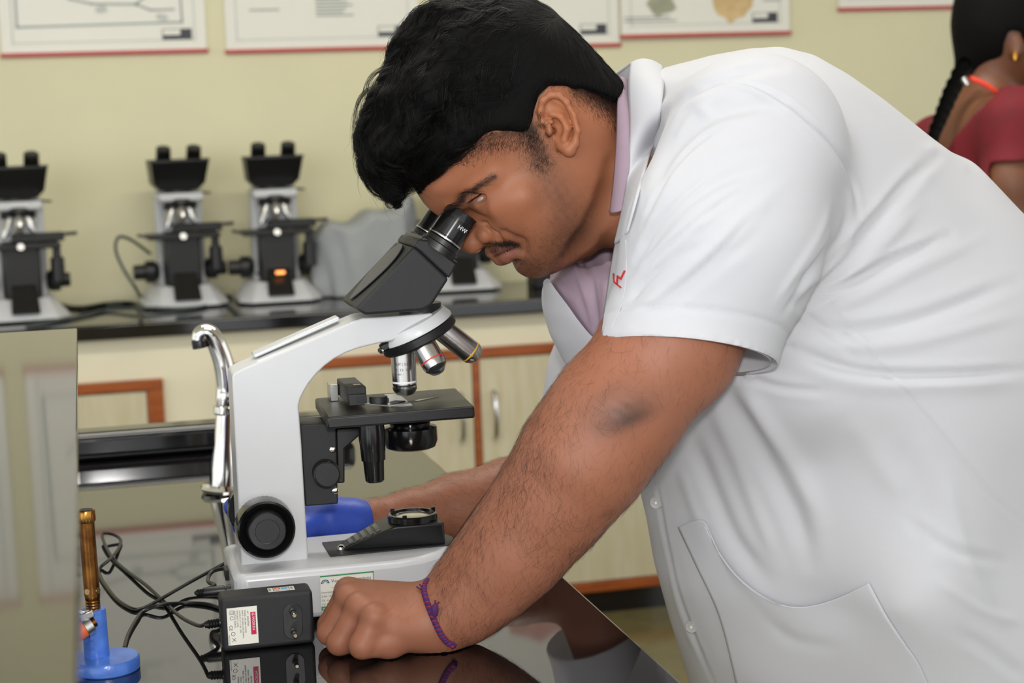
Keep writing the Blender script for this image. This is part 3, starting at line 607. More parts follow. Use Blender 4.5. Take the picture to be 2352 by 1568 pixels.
for z in (.9515, .9335):
    p = Mesh().lathe((.156, AY - .0006, z), -Y_, [(0, .0030), (.0012, .0028), (.0014, .0021), (.008, .0021)], 16).obj('pin', m_black, ad)
    Mesh().lathe((.156, AY - .0085, z), -Y_, [(0, .0021), (.0068, .0021), (.0078, .0014)], 16).obj('pin_tip', mat('nickel pin', 'E6DCC0', .15, 1.0, noise=.05), p)
tl = Mesh().span((.137, AY + .007, TZ + .0485), (.160, AY + .019, TZ + .0488)).obj('top_sticker', m_paper, ad)
zt = TZ + .0489
b = Mesh(); b.span((.1415, AY + .008, zt), (.1555, AY + .018, zt + .0001)); b.obj('sticker_frame', m_ink, tl); Mesh().span((.142, AY + .0085, zt + .0001), (.155, AY + .0175, zt + .0002)).obj('sticker_field', m_paper, tl)
for i, (cx_, mm) in enumerate(((.1452, ringmat('red mark', 'D0573C')), (.1515, ringmat('blue mark', '3C8CC0')))):
    Mesh().tube([(cx_ + math.cos(a) * .0024, AY + .013 + math.sin(a) * .0022, zt + .0003) for a in np.linspace(0, 6.28, 13)], .00045, 5).obj('loop_mark', mm, tl)
for x in (.1385, .1575): text('print', 'GREEN', .0026, (x + .001, AY + .0085, zt + .0001), Y_, -X_, m_ink, tl)
# adapter cord
m_cord = mat('black rubber cord', '151516', .4, noise=.15, nscale=100)
g = TZ + .0018
cd = thing('adapter_cord', onz(340, 1395, TZ), 'thin black adapter cord crossing itself between burner and microscope', 'cord')
sr = ony(500, 1436, AY + .014); sr[2] = max(sr[2], g)
sr = np.array((.0945, AY + .015, .9435))
Mesh().lathe(sr + X_ * .001, -X_ - .05 * Z_, [(0, .0048), (.002, .0048)] + [(.0025 + i * .0012, .0042 if i % 2 else .0034) for i in range(9)] + [(.0145, .0028)], 16).obj('strain_relief', m_cord, cd)
pA = [sr - X_ * .013, onz(455, 1436, g + .014), onz(415, 1416, g + .006), onz(375, 1380, g), onz(335, 1343, g + .002), onz(290, 1310, g), onz(262, 1285, g), onz(245, 1258, g + .002), onz(235, 1232, g + .004), onz(241, 1224, g + .006), onz(262, 1228, g + .004), onz(277, 1240, g + .001), onz(272, 1260, g), onz(250, 1286, g + .0048), onz(231, 1302, g), onz(227, 1315, g), onz(240, 1340, g), onz(268, 1375, g), onz(300, 1396, g), onz(322, 1398, g), onz(350, 1386, g), onz(385, 1366, g + .0048), onz(430, 1340, g + .006), onz(485, 1310, g + .012), onz(520, 1292, g + .018), onz(552, 1282, g + .022)]
Mesh().tube(smooth_path(pA, 6), .0018, 8).obj('lead', m_cord, cd)
pB = [onz(552, 1282, g + .022), onz(552, 1297, g + .022), onz(520, 1304, g + .026), onz(492, 1310, g + .028), onz(480, 1322, g + .026), onz(479, 1336, g + .026), onz(492, 1345, g + .028)]
dc = ony(497, 1346, 1.56); jk = np.array((.109, S - .03, .951))
Mesh().tube(smooth_path(pB + [jk - X_ * .03], 6), .002, 8).obj('lead', m_cord, cd)
Mesh().lathe(jk - X_ * .030, X_, [(0, .0022)] + [(.001 + i * .0011, .0038 if i % 2 else .003) for i in range(6)] + [(.008, .0045), (.026, .005), (.0265, .0035), (.0300, .0033)], 16).obj('plug', m_cord, cd)
c2 = thing('adapter_cord', onz(300, 1440, TZ), 'black cord end curving toward the burner base', 'cord')
pC = [onz(285, 1488, g), onz(295, 1455, g), onz(315, 1420, g), onz(336, 1397, g + .005), onz(370, 1389, g + .001), onz(420, 1385, g), onz(470, 1386, g), onz(505, 1396, g), onz(530, 1410, g)]
pC[3] = onz(330, 1403, g); pC[4] = onz(372, 1388, g + .0046)
Mesh().tube(smooth_path(pC, 6), .0018, 8).obj('lead', m_cord, c2)
# ------------------------------------------------------------------ organic modelling tools
class Field:
    def __init__(s, lo, hi, h):
        s.lo = np.asarray(lo, float); s.h = h; s.n = np.ceil((np.asarray(hi, float) - s.lo) / h).astype(int) + 1
        s.f = np.full(s.n, 1.0, np.float32); s.ax = [(s.lo[i] + h * np.arange(s.n[i])).astype(np.float32) for i in range(3)]
    def box(s, lo, hi):
        a = np.clip(np.floor((np.asarray(lo) - s.lo) / s.h).astype(int), 0, s.n); b = np.clip(np.ceil((np.asarray(hi) - s.lo) / s.h).astype(int) + 1, 0, s.n)
        if np.any(b <= a): return None
        sl = tuple(slice(i, j) for i, j in zip(a, b)); x, y, z = (s.ax[i][sl[i]] for i in range(3))
        return sl, x[:, None, None], y[None, :, None], z[None, None, :]
    def put(s, d, sl, k, mode):
        a = s.f[sl]
        if mode == 'add':
            if k <= 0: s.f[sl] = np.minimum(a, d); return
            t = np.clip(.5 + .5 * (a - d) / k, 0, 1); s.f[sl] = a + (d - a) * t - k * t * (1 - t)
        else:                                  # carve
            b = -d
            if k <= 0: s.f[sl] = np.maximum(a, b); return
            t = np.clip(.5 + .5 * (b - a) / k, 0, 1); s.f[sl] = a + (b - a) * t + k * t * (1 - t)
    def cone(s, p, r, q, r2, k=.01, mode='add', flat=1.0):
        p = np.asarray(p, float); q = np.asarray(q, float); R = max(r, r2) * max(1, flat); m = R + k + 4 * s.h
        g = s.box(np.minimum(p, q) - m, np.maximum(p, q) + m)
        if g is None: return
        sl, x, y, z = g; ba = q - p; L = float(ba @ ba) + 1e-12
        X, Y, Z = x - p[0], (y - p[1]), z - p[2]
        t = np.clip((X * ba[0] + Y * ba[1] + Z * ba[2]) / L, 0, 1)
        d = np.sqrt((X - t * ba[0]) ** 2 + ((Y - t * ba[1]) / flat) ** 2 + (Z - t * ba[2]) ** 2) - (r + (r2 - r) * t)
        s.put(d.astype(np.float32), sl, k, mode)
    def chain(s, pts, k=.01, mode='add', flat=1.0):
        for a, b in zip(pts[:-1], pts[1:]): s.cone(a[0], a[1], b[0], b[1], k, mode, flat)
    def ell(s, c, r, k=.01, mode='add', axes=None):
        c = np.asarray(c, float); A = np.eye(3) if axes is None else np.array([nv(a) for a in axes]); r = np.asarray(r, float)
        m = r.max() + k + 4 * s.h; g = s.box(c - m, c + m)
        if g is None: return
        sl, x, y, z = g; X, Y, Z = x - c[0], y - c[1], z - c[2]
        q = [(X * A[i][0] + Y * A[i][1] + Z * A[i][2]) / r[i] for i in range(3)]
        k0 = np.sqrt(q[0] ** 2 + q[1] ** 2 + q[2] ** 2); k1 = np.sqrt((q[0] / r[0]) ** 2 + (q[1] / r[1]) ** 2 + (q[2] / r[2]) ** 2) + 1e-9
        s.put((k0 * (k0 - 1) / k1).astype(np.float32), sl, k, mode)
    def qfield(s, Q, y0, k=0, mode='add'):      # solid |y-y0| <= sqrt(Q(x,z))
        gx, gz = np.gradient(Q, s.h); g2 = (gx ** 2 + gz ** 2)[:, None, :]
        w = (s.ax[1] - y0)[None, :, None]
        d = (w * w - Q[:, None, :]) / np.sqrt(4 * w * w + g2 + 1e-7)
        s.put(d.astype(np.float32), (slice(None),) * 3, k, mode)
    def sample(s, P):
        q = np.clip((np.asarray(P) - s.lo) / s.h, 0, s.n - 1.001); i = q.astype(int); t = (q - i).astype(np.float32); o = 0
        for dx in (0, 1):
            for dy in (0, 1):
                for dz in (0, 1):
                    w = (t[:, 0] if dx else 1 - t[:, 0]) * (t[:, 1] if dy else 1 - t[:, 1]) * (t[:, 2] if dz else 1 - t[:, 2])
                    o = o + w * s.f[i[:, 0] + dx, i[:, 1] + dy, i[:, 2] + dz]
        return o
    def grad(s, P):
        e = s.h * 1.5; g = np.stack([s.sample(P + np.eye(3)[i] * e) - s.sample(P - np.eye(3)[i] * e) for i in range(3)], 1)
        return g / (np.linalg.norm(g, axis=1)[:, None] + 1e-9)
    def mesh(s):
        f = s.f; ins = f < 0; n = s.n
        c = sum(ins[dx:n[0] - 1 + dx, dy:n[1] - 1 + dy, dz:n[2] - 1 + dz].astype(np.int8) for dx in (0, 1) for dy in (0, 1) for dz in (0, 1))
        act = (c > 0) & (c < 8); ijk = np.argwhere(act); idx = np.full(act.shape, -1, np.int32); idx[act] = np.arange(len(ijk))
        acc = np.zeros((len(ijk), 3)); cnt = np.zeros(len(ijk))
        corners = [(a, b, c_) for a in (0, 1) for b in (0, 1) for c_ in (0, 1)]
        val = {q: f[ijk[:, 0] + q[0], ijk[:, 1] + q[1], ijk[:, 2] + q[2]].astype(float) for q in corners}
        for q in corners:
            for ax in range(3):
                if q[ax]: continue
                r = tuple(1 if i == ax else q[i] for i in range(3)); a, b = val[q], val[r]; m = (a < 0) != (b < 0)
                t = np.where(m, a / np.where(m, a - b, 1), 0); p = np.array(q, float)[None] + np.eye(3)[ax][None] * t[:, None]
                acc[m] += p[m]; cnt[m] += 1
        V = s.lo + (ijk + acc / cnt[:, None]) * s.h; quads = []
        for ax in range(3):
            b, c_ = (ax + 1) % 3, (ax + 2) % 3
            A = [slice(1, -1)] * 3; A[ax] = slice(0, -1); B = list(A); B[ax] = slice(1, None)
            s0, s1 = ins[tuple(A)], ins[tuple(B)]
            for pos, (x0, x1) in ((True, (s0, ~s1)), (False, (~s0, s1))):
                e = np.argwhere(x0 & x1) + np.array([1 if i != ax else 0 for i in range(3)])
                if not len(e): continue
                eb = np.eye(3, dtype=int)[b]; ec = np.eye(3, dtype=int)[c_]
                q = [e - eb - ec, e - ec, e, e - eb]; q = np.stack([idx[tuple(k.T)] for k in q], 1)
                quads.append(q if pos else q[:, ::-1])
        return V, np.concatenate(quads)
def relax(V, Fq, it=2, lam=.5):
    n = len(V); e = np.concatenate([Fq[:, [i, (i + 1) % 4]] for i in range(4)]); deg = np.bincount(e[:, 0], minlength=n) + np.bincount(e[:, 1], minlength=n)
    for _ in range(it):
        s = np.stack([np.bincount(e[:, 0], V[e[:, 1], i], n) + np.bincount(e[:, 1], V[e[:, 0], i], n) for i in range(3)], 1) / deg[:, None]
        V = V + lam * (s - V)
    return V
def vnormals(V, Fq):
    a = np.cross(V[Fq[:, 2]] - V[Fq[:, 0]], V[Fq[:, 3]] - V[Fq[:, 1]]); N = np.stack([np.bincount(Fq.ravel(), np.repeat(a[:, i], 4), len(V)) for i in range(3)], 1)
    return N / (np.linalg.norm(N, axis=1)[:, None] + 1e-12)
def tps(pts, val, reg=1e-6):
    P_ = np.asarray(pts, float); n = len(P_)
    def K(A, B):
        r2 = ((A[:, None] - B[None]) ** 2).sum(-1); return .5 * r2 * np.log(r2 + 1e-12)
    M = np.zeros((n + 3, n + 3)); M[:n, :n] = K(P_, P_) + np.eye(n) * reg; M[:n, n:] = np.c_[np.ones(n), P_]; M[n:, :n] = M[:n, n:].T
    w = np.linalg.solve(M, np.r_[np.asarray(val, float), 0, 0, 0])
    def ev(A):
        out = np.empty(len(A))
        for i in range(0, len(A), 20000):
            a = A[i:i + 20000]; out[i:i + 20000] = K(a, P_) @ w[:n] + np.c_[np.ones(len(a)), a] @ w[n:]
        return out
    return ev
def qmap(field, sil, interior, y0, scale=10.0, outd=.012):
    """Half-thickness squared over (x, z): 0 on the outline, W^2 at the inner marks (pixel x, pixel y, W in mm)."""
    S0 = np.array([ony(a, b, y0) for a, b, r in sil])[:, [0, 2]]; R = np.array([r for *_, r in sil]) / 1000.0
    pts, val = [], []; n = len(S0); area = 0
    for i in range(n): area += S0[i, 0] * S0[(i + 1) % n, 1] - S0[(i + 1) % n, 0] * S0[i, 1]
    sg = 1 if area > 0 else -1
    for i in range(n):
        a, b = S0[i], S0[(i + 1) % n]; m = max(1, int(np.linalg.norm(b - a) / .012))
        for j in range(m):
            t = j / m; p = a * (1 - t) + b * t; r = R[i] * (1 - t) + R[(i + 1) % n] * t
            pts.append(p); val.append(0)
            tg = (b - a) if j else (S0[(i + 1) % n] - S0[i - 1]); tg = tg / np.linalg.norm(tg); o = np.array([tg[1], -tg[0]]) * sg
            pts.append(p + o * outd); val.append(-2 * r * outd)
    for a, b, w, *mid in interior:                 # an optional fourth value: the mark lies on the middle plane
        p = ony(a, b, y0 if mid else y0 - w / 1000.0); pts.append(p[[0, 2]]); val.append((w / 1000.0) ** 2)
    ev = tps(np.array(pts) * scale, np.array(val) * scale ** 2, 1e-4)
    gx, gz = np.meshgrid(field.ax[0], field.ax[2], indexing='ij')
    return (ev(np.c_[gx.ravel(), gz.ravel()].astype(float) * scale) / scale ** 2).reshape(gx.shape)
def strands(pts, rad, sides=3):
    """pts (N,M,3), rad (N,M) -> tube mesh"""
    N, M, _ = pts.shape; T = np.gradient(pts, axis=1); T /= np.linalg.norm(T, axis=2, keepdims=True) + 1e-12
    a = np.where(np.abs(T[..., 2:3]) < .9, np.array([0, 0, 1.0]), np.array([1.0, 0, 0])); x = np.cross(a, T); x /= np.linalg.norm(x, axis=2, keepdims=True) + 1e-12; y = np.cross(T, x)
    V = np.stack([pts + (x * math.cos(2 * math.pi * k / sides) + y * math.sin(2 * math.pi * k / sides)) * rad[..., None] for k in range(sides)], 2).reshape(-1, 3)
    i = np.arange(N)[:, None, None] * (M * sides) + np.arange(M - 1)[None, :, None] * sides; k = np.arange(sides)[None, None]; k2 = (k + 1) % sides
    F_ = np.stack([i + k, i + k2, i + sides + k2, i + sides + k], -1).reshape(-1, 4)
    return V, F_
def inpoly(x, y, poly_):
    p = np.asarray(poly_, float); r = np.zeros(len(x), bool); j = len(p) - 1
    for i in range(len(p)):
        c = ((p[i, 1] > y) != (p[j, 1] > y)) & (x < (p[j, 0] - p[i, 0]) * (y - p[i, 1]) / (p[j, 1] - p[i, 1] + 1e-12) + p[i, 0]); r ^= c; j = i
    return r
def linedist(x, y, pts):
    """distance in pixels to a polyline and position along it 0..1"""
    p = np.asarray(pts, float); L = np.r_[0, np.cumsum(np.linalg.norm(np.diff(p, axis=0), axis=1))]; best = np.full(len(x), 1e9); tt = np.zeros(len(x)); side = np.zeros(len(x))
    for i in range(len(p) - 1):
        d = p[i + 1] - p[i]; l2 = d @ d; t = np.clip(((x - p[i, 0]) * d[0] + (y - p[i, 1]) * d[1]) / l2, 0, 1)
        ex, ey = x - p[i, 0] - t * d[0], y - p[i, 1] - t * d[1]; q = np.hypot(ex, ey); m = q < best
        best[m] = q[m]; tt[m] = (L[i] + t[m] * (L[i + 1] - L[i])) / L[-1]; side[m] = (d[0] * ey - d[1] * ex)[m]
    return best, tt, np.sign(side)
def vnoise(P_, f, seed=0):                        # cheap smooth noise
    r = np.random.default_rng(seed); o = 0
    for i in range(5):
        d = r.normal(size=3); d /= np.linalg.norm(d); o = o + np.sin(P_ @ d * f * r.uniform(.7, 1.5) + r.uniform(0, 6.28))
    return o / 5

# ------------------------------------------------------------------ the man
HM = S                                              # middle plane of head and scope
man = thing('person', (.88, S, 0), 'man in a white coat leaning over the bench, eyes at the near microscope', 'person')
face = [(952, 425, 55), (966, 452, 50), (984, 477, 45), (1003, 493, 34), (1020, 500, 18), (1031, 502, 10), (1042, 519, 7), (1054, 541, 7.5), (1063, 560, 9.5), (1077, 574, 11), (1094, 577, 9.5), (1108, 569, 7), (1116, 566, 9), (1124, 576, 15), (1134, 585, 18), (1139, 588, 16), (1149, 600, 16), (1161, 606, 17), (1177, 604, 20), (1187, 620, 22), (1207, 635, 26), (1231, 639, 30), (1258, 632, 34), (1300, 612, 42), (1360, 585, 50), (1410, 520, 55), (1432, 420, 60), (1432, 330, 62), (1412, 250, 68), (1370, 170, 72), (1310, 95, 75), (1240, 50, 75), (1150, 32, 75), (1070, 58, 75), (1002, 122, 75), (958, 210, 72), (938, 300, 66), (940, 372, 58)]
faceW = [(1200, 200, 75), (1320, 220, 75), (1130, 150, 71), (1260, 130, 71), (1060, 250, 70), (1170, 300, 75), (1030, 340, 62), (1120, 375, 67), (1150, 400, 64), (1000, 440, 40), (1050, 410, 57), (1100, 412, 60), (1060, 450, 46),
         (1105, 446, 49), (1085, 470, 34), (1068, 492, 19), (1175, 465, 64), (1235, 430, 69), (1190, 515, 58), (1150, 510, 49), (1120, 500, 33), (1098, 510, 22), (1072, 528, 10.5), (1080, 545, 12.5), (1112, 540, 17.5), (1100, 556, 14), (1135, 545, 27), (1165, 540, 41),
         (1205, 555, 44), (1186, 568, 28), (1150, 566, 21), (1160, 590, 20), (1215, 600, 33), (1190, 595, 26), (1240, 570, 50), (1260, 600, 42), (1295, 520, 63), (1345, 500, 62), (1320, 420, 69), (1250, 350, 73), (1390, 300, 68), (1395, 420, 60), (1300, 560, 54), (1360, 540, 52)]
hd_f = Field((.275, HM - .105, 1.18), (.57, HM + .10, 1.50), .00125)
QH = qmap(hd_f, face, faceW, HM)
hd_f.qfield(QH, HM)
def hp(px, py, w): return ony(px, py, HM - w / 1000.0)
H_ = hd_f
def sym(fn):                                       # apply to both sides of the middle plane
    for sg in (1, -1): fn(lambda px, py, w, s=sg: (lambda p: np.array((p[0], HM + (p[1] - HM) * s, p[2])))(hp(px, py, w)))
def features(p):
    # brow ridge, cheekbone
    H_.chain([(p(1050, 462, 30), .006), (p(1095, 425, 46), .0075), (p(1135, 405, 57), .006)], .012)
    H_.chain([(p(1140, 470, 48), .010), (p(1200, 450, 60), .009)], .016)
    # eye socket, then lids as a ball with a slit
    H_.ell(p(1088, 462, 44), (.014, .007, .012), .010, 'carve', (nv((.8, 0, .6)), Y_, nv((-.6, 0, .8))))
    ec = p(1109, 456, 36.5)
    H_.ell(ec, (.0132, .0132, .0132), .006)
    # crease above the lid
    H_.chain([(p(1078, 450, 47), .0012), (p(1105, 428, 53), .0014), (p(1136, 408, 59), .001)], .003, 'carve')
    # lower lid bag
    H_.chain([(p(1100, 472, 44), .002), (p(1125, 450, 51), .002)], .006)
    # slit
    H_.chain([(p(1082, 470, 45), .0028), (p(1095, 462, 50), .0041), (p(1107, 453, 51.8), .0040), (p(1124, 437, 54), .0009)], .0010, 'carve')
    # nose wing, nostril
    H_.ell(p(1114, 538, 16), (.0086, .0086, .0086), .0035); H_.ell(p(1084, 560, 5), (.0098, .0090, .0088), .006)
    H_.chain([(p(1106, 512, 24), .001), (p(1126, 514, 27), .0024), (p(1141, 530, 30), .003), (p(1143, 548, 29), .0028), (p(1134, 564, 24), .0018)], .005, 'carve')
    H_.ell(p(1096, 570, 7), (.0035, .0028, .0035), .002, 'carve')
    # lips
    H_.chain([(p(1131, 579, 3), .0055), (p(1150, 571, 14), .0045), (p(1180, 562, 23.5), .003)], .005)
    H_.chain([(p(1150, 594, 3), .0062), (p(1163, 588, 13), .0052), (p(1182, 572, 23.5), .0032)], .005)
    H_.chain([(p(1137, 589, 0), .0013), (p(1152, 582, 15), .0014), (p(1168, 575, 22), .0012), (p(1182, 568, 26), .0004)], .0015, 'carve')
    H_.chain([(p(1160, 535, 42), .0006), (p(1196, 556, 42), .0010), (p(1202, 578, 36), .0006)], .010, 'carve')
    H_.chain([(p(1178, 604, 4), .0028), (p(1192, 592, 20), .0022)], .006, 'carve')
    # ear
    out = [(1243, 280, 75), (1241, 255, 79), (1247, 231, 82), (1263, 219, 84), (1284, 219, 87), (1302, 236, 89), (1316, 266, 90), (1326, 300, 90), (1321, 330, 87)]
    lobe = [(1308, 344, 83), (1294, 336, 79)]
    pl_ = [(1262, 245, 77), (1285, 260, 79), (1300, 290, 80), (1300, 325, 78)]
    for a, b in zip(pl_[:-1], pl_[1:]): H_.cone(p(*a), .0075, p(*b), .0075, .006, flat=.7)
    H_.cone(p(1290, 280, 72), .012, p(1290, 310, 70), .011, .008)
    H_.chain([(p(*a), .0031) for a in out], .0022)
    H_.chain([(p(*out[-1]), .0035), (p(*lobe[0]), .0058), (p(*lobe[1]), .0052)], .004)
    H_.ell(p(1277, 293, 84), (.0080, .0075, .0105), .003, 'carve')
    H_.ell(p(1272, 300, 78), (.0030, .008, .0032), .0015, 'carve')
    H_.chain([(p(1256, 255, 86), .0022), (p(1284, 240, 90), .0024), (p(1306, 268, 93), .0026), (p(1315, 305, 92), .0022)], .003, 'carve')
    H_.chain([(p(1268, 262, 82), .0022), (p(1288, 268, 85), .0026), (p(1303, 295, 86), .0027), (p(1296, 322, 84), .0028)], .003)
    H_.chain([(p(1250, 283, 78), .0026), (p(1268, 280, 82), .0018)], .003)
    H_.ell(p(1262, 300, 79), (.0032, .0042, .005), .003)
sym(features)
# neck
H_.cone(ony(1350, 330, HM), .050, ony(1440, 420, HM), .056, .02); H_.cone(ony(1440, 420, HM), .056, ony(1530, 490, HM), .054, .02)
for sg in (1, -1):
    jl = [(1418, 385, 70, 9), (1412, 450, 68, 13), (1388, 510, 64, 14), (1352, 568, 57, 14), (1318, 610, 46, 12)]
    H_.chain([(np.array((q[0], HM + (q[1] - HM) * sg, q[2])), r / 1000) for q, r in [(hp(a, b, w), r) for a, b, w, r in jl]], .010, 'carve')
Vh, Fh = hd_f.mesh(); Vh = relax(Vh, Fh, 1, .4)
# near arm and fist
def pt(px, py, y, r=None):
    p = ony(px, py, y); return p if r is None else (p, float(plen(r, p)))
ar = Field((.17, 1.315, TZ + .0008), (.62, 1.53, 1.24), .0016)
ar.chain([pt(1690, 470, 1.43, 165), pt(1540, 790, 1.405, 150), pt(1412, 950, 1.395, 143), pt(1336, 1055, 1.402, 140), pt(1258, 1163, 1.415, 123), pt(1178, 1262, 1.424, 112), pt(1108, 1338, 1.432, 97), pt(1053, 1390, 1.436, 82), pt(1012, 1415, 1.438, 73)], .02)

# hand
def hnd(px, py, y, mm): return (ony(px, py, y), mm / 1000.0)
mc = [((800, 1358), 1.480, (757, 1436), 1.484), ((803, 1374), 1.459, (757, 1452), 1.462), ((826, 1394), 1.438, (779, 1475), 1.438), ((860, 1420), 1.420, (831, 1483), 1.414)]
wr = [(1000, 1385, 1.458), (1000, 1400, 1.446), (1005, 1420, 1.437), (1008, 1440, 1.430)]
for i, ((m0, my, p0, py), w) in enumerate(zip(mc, wr)):
    r = (11.2, 11.4, 10.8, 9.8)[i]
    ar.cone(ony(*w[:2], w[2]), .0165, ony(*m0, my), r / 1000 + .0008, .014)
for i, (m0, my, p0, py) in enumerate(mc):
    r = (10.8, 11.0, 11.0, 11.0)[i] / 1000; a, b = ony(*m0, my), ony(*p0, py); b[2] = max(b[2], TZ + r * .92 + .0006)
    ar.ell(a + np.array((-.001, -.003, .003)), (r * .95, r * .9, r * .9), .005)
    ar.cone(a, r, b, r * .98, .0035); e = b + np.array((.024, .006, .000)); e[2] = TZ + r * .9 + .001
    ar.cone(b, r * .98, e, r * .9, .003); ar.cone(e, r * .9, e + np.array((.012, .012, .014)), r * .8, .004)
ar.cone(*hnd(905, 1455, 1.424, 15.5), *hnd(1005, 1452, 1.432, 17), k=.012)          # heel of the hand
ar.cone(*hnd(985, 1385, 1.468, 14), *hnd(880, 1405, 1.497, 12), k=.01); ar.cone(*hnd(880, 1405, 1.497, 11.5), *hnd(805, 1440, 1.505, 9.5), k=.006)   # thumb, far side
ar.chain([(ony(866, 1448, 1.405), .0008), (ony(872, 1475, 1.402), .0014), (ony(862, 1500, 1.404), .001)], .004, 'carve')
ar.chain([(ony(884, 1462, 1.404), .0008), (ony(874, 1484, 1.401), .0012)], .004, 'carve')
Va, Fa = ar.mesh(); Va = relax(Va, Fa, 1, .4)
# far arm
fr = Field((.17, 1.63, .93), (.62, 1.90, 1.30), .0025)
fr.chain([pt(1520, 560, 1.80, 120), pt(1360, 1060, 1.80, 98), pt(1290, 1120, 1.80, 98), pt(1175, 1146, 1.785, 94), pt(1050, 1165, 1.765, 77), pt(940, 1182, 1.745, 56), pt(870, 1191, 1.733, 44), pt(830, 1194, 1.726, 40), pt(770, 1195, 1.715, 36), pt(700, 1190, 1.71, 34)], .008)
Vf, Ff = fr.mesh()
# hidden trunk that joins neck and arms under the clothes
tr = Field((.40, 1.38, .85), (1.05, 1.84, 1.42), .008)
tr.cone(ony(1560, 490, S), .045, ony(1700, 480, S), .06, .03); tr.cone(ony(1690, 480, 1.46), .05, ony(1690, 480, 1.76), .05, .05); tr.cone(ony(1700, 500, S), .11, ony(2250, 900, S), .13, .05)
Vt, Ft = tr.mesh()
BV = np.concatenate([Vh, Va, Vf, Vt]); o1, o2, o3 = len(Vh), len(Vh) + len(Va), len(Vh) + len(Va) + len(Vf)
BF = np.concatenate([Fh, Fa + o1, Ff + o2, Ft + o3])
# skin tones
skin = np.array(lin('A0674A')[:3]); arms = np.array(lin('98644E')[:3])
Cb = np.tile(skin, (len(BV), 1)); Cb[o1:] = arms
pj = project(BV)[:, :2]; px_, py_ = pj[:, 0], pj[:, 1]; ih = np.arange(len(BV)) < o1
def tint(mask_w, col, only=None):
    w = np.clip(mask_w, 0, 1) * (1 if only is None else only); Cb[:] = Cb * (1 - w[:, None]) + np.array(lin(col)[:3]) * w[:, None]
def near(x, y, rx, ry, ang=0):
    c, s_ = math.cos(math.radians(ang)), math.sin(math.radians(ang)); dx, dy = px_ - x, py_ - y
    return np.exp(-(((dx * c + dy * s_) / rx) ** 2 + ((-dx * s_ + dy * c) / ry) ** 2))
tint(.45 * (vnoise(BV, 90, 1) * .5 + .5), '7E4C33')
tint(.3 * (vnoise(BV, 350, 2) * .5 + .5), '8E5A40')
tint(.75 * near(1290, 280, 55, 75), 'A2623F', ih)                                             # ear, redder
d_, t_, _ = linedist(px_, py_, [(1225, 330), (1255, 400), (1300, 480), (1280, 560), (1230, 610), (1190, 590)])
tint(.62 * np.exp(-(d_ / 46) ** 2) * (.75 + .25 * vnoise(BV, 900, 3)), '4E3526', ih)          # beard shadow
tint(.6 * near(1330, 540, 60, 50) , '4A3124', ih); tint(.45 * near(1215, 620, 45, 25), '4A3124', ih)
d_, t_, _ = linedist(px_, py_, [(1139, 578), (1160, 571), (1182, 565)]); tint(.8 * np.exp(-(d_ / 9) ** 2), '5E3830', ih)
d_, t_, _ = linedist(px_, py_, [(1150, 597), (1163, 593), (1180, 575)]); tint(.8 * np.exp(-(d_ / 8) ** 2), '87534C', ih)
d_, t_, _ = linedist(px_, py_, [(1137, 588), (1152, 581), (1168, 574), (1183, 567)]); tint(.85 * np.exp(-(d_ / 3.2) ** 2), '2E1813', ih)
d_, t_, _ = linedist(px_, py_, [(1045, 474), (1080, 440), (1135, 406)]); tint(.75 * np.exp(-(d_ / 7.5) ** 2), '241811', ih)       # brow
tint(.55 * near(1080, 470, 22, 13, -35), '3A2418', ih); tint(.4 * near(1110, 468, 22, 9, -35), '5A3828', ih)  # eye-socket and lower-lid shade painted into the skin colour
d_, t_, _ = linedist(px_, py_, [(1120, 566), (1150, 560), (1190, 563)]); tint(.75 * np.exp(-(d_ / 7) ** 2), '251912', ih)         # moustache
tint(.5 * near(1110, 545, 25, 25), '9C6446', ih)
ia = (np.arange(len(BV)) >= o1) & (np.arange(len(BV)) < o2)
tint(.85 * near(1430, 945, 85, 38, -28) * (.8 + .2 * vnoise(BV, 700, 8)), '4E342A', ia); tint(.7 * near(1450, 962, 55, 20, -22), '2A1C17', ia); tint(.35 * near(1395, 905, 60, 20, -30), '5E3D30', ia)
tint(.35 * near(830, 1400, 60, 30, -40) + .3 * near(870, 1420, 40, 25), '94604A', ia)
tint(.4 * np.exp(-(linedist(px_, py_, [(1205, 265), (1222, 290), (1236, 330), (1248, 362)])[0] / 14) ** 2) + .6 * np.exp(-(linedist(px_, py_, [(1220, 300), (1180, 306), (1140, 312), (1095, 328), (1062, 345)])[0] / 12) ** 2), '2A1D16', ih)     # cropped hair at the temple
tint(.8 * np.exp(-(linedist(px_, py_, [(1330, 205), (1370, 222), (1400, 240), (1430, 262)])[0] / 20) ** 2), '231812', ih)
m_skin = vmat('brown skin', .5, bump=.12, bscale=1300, Subsurface_Weight=.06, Subsurface_Radius=(.006, .003, .0015), Specular_IOR_Level=.33)
body = link('body', BV, BF, m_skin, man, smooth=180, colors=Cb)
BN_ = vnormals(BV, BF)
# eyes
m_eye = mat('eye white', '857F7D', .35, noise=.05, nscale=200); m_iris = mat('dark iris', '1A100B', .08, noise=.2, nscale=500)
for sg in (1, -1):
    c = hp(1109, 456, 36.5); c = np.array((c[0], HM + (c[1] - HM) * sg, c[2])); gz = nv((-.72, -.12 * sg, -.62))
    e = Mesh().lathe(c - gz * .0122, gz, [(.0122 * (1 - math.cos(a)), .0122 * math.sin(a) + 1e-5) for a in np.linspace(0, math.pi, 17)], 24).obj('eyeball', m_eye, man)
    Mesh().lathe(c + gz * .0106, gz, [(0, .0058), (.0009, .005), (.0019, .001)], 20).obj('iris', m_iris, e)
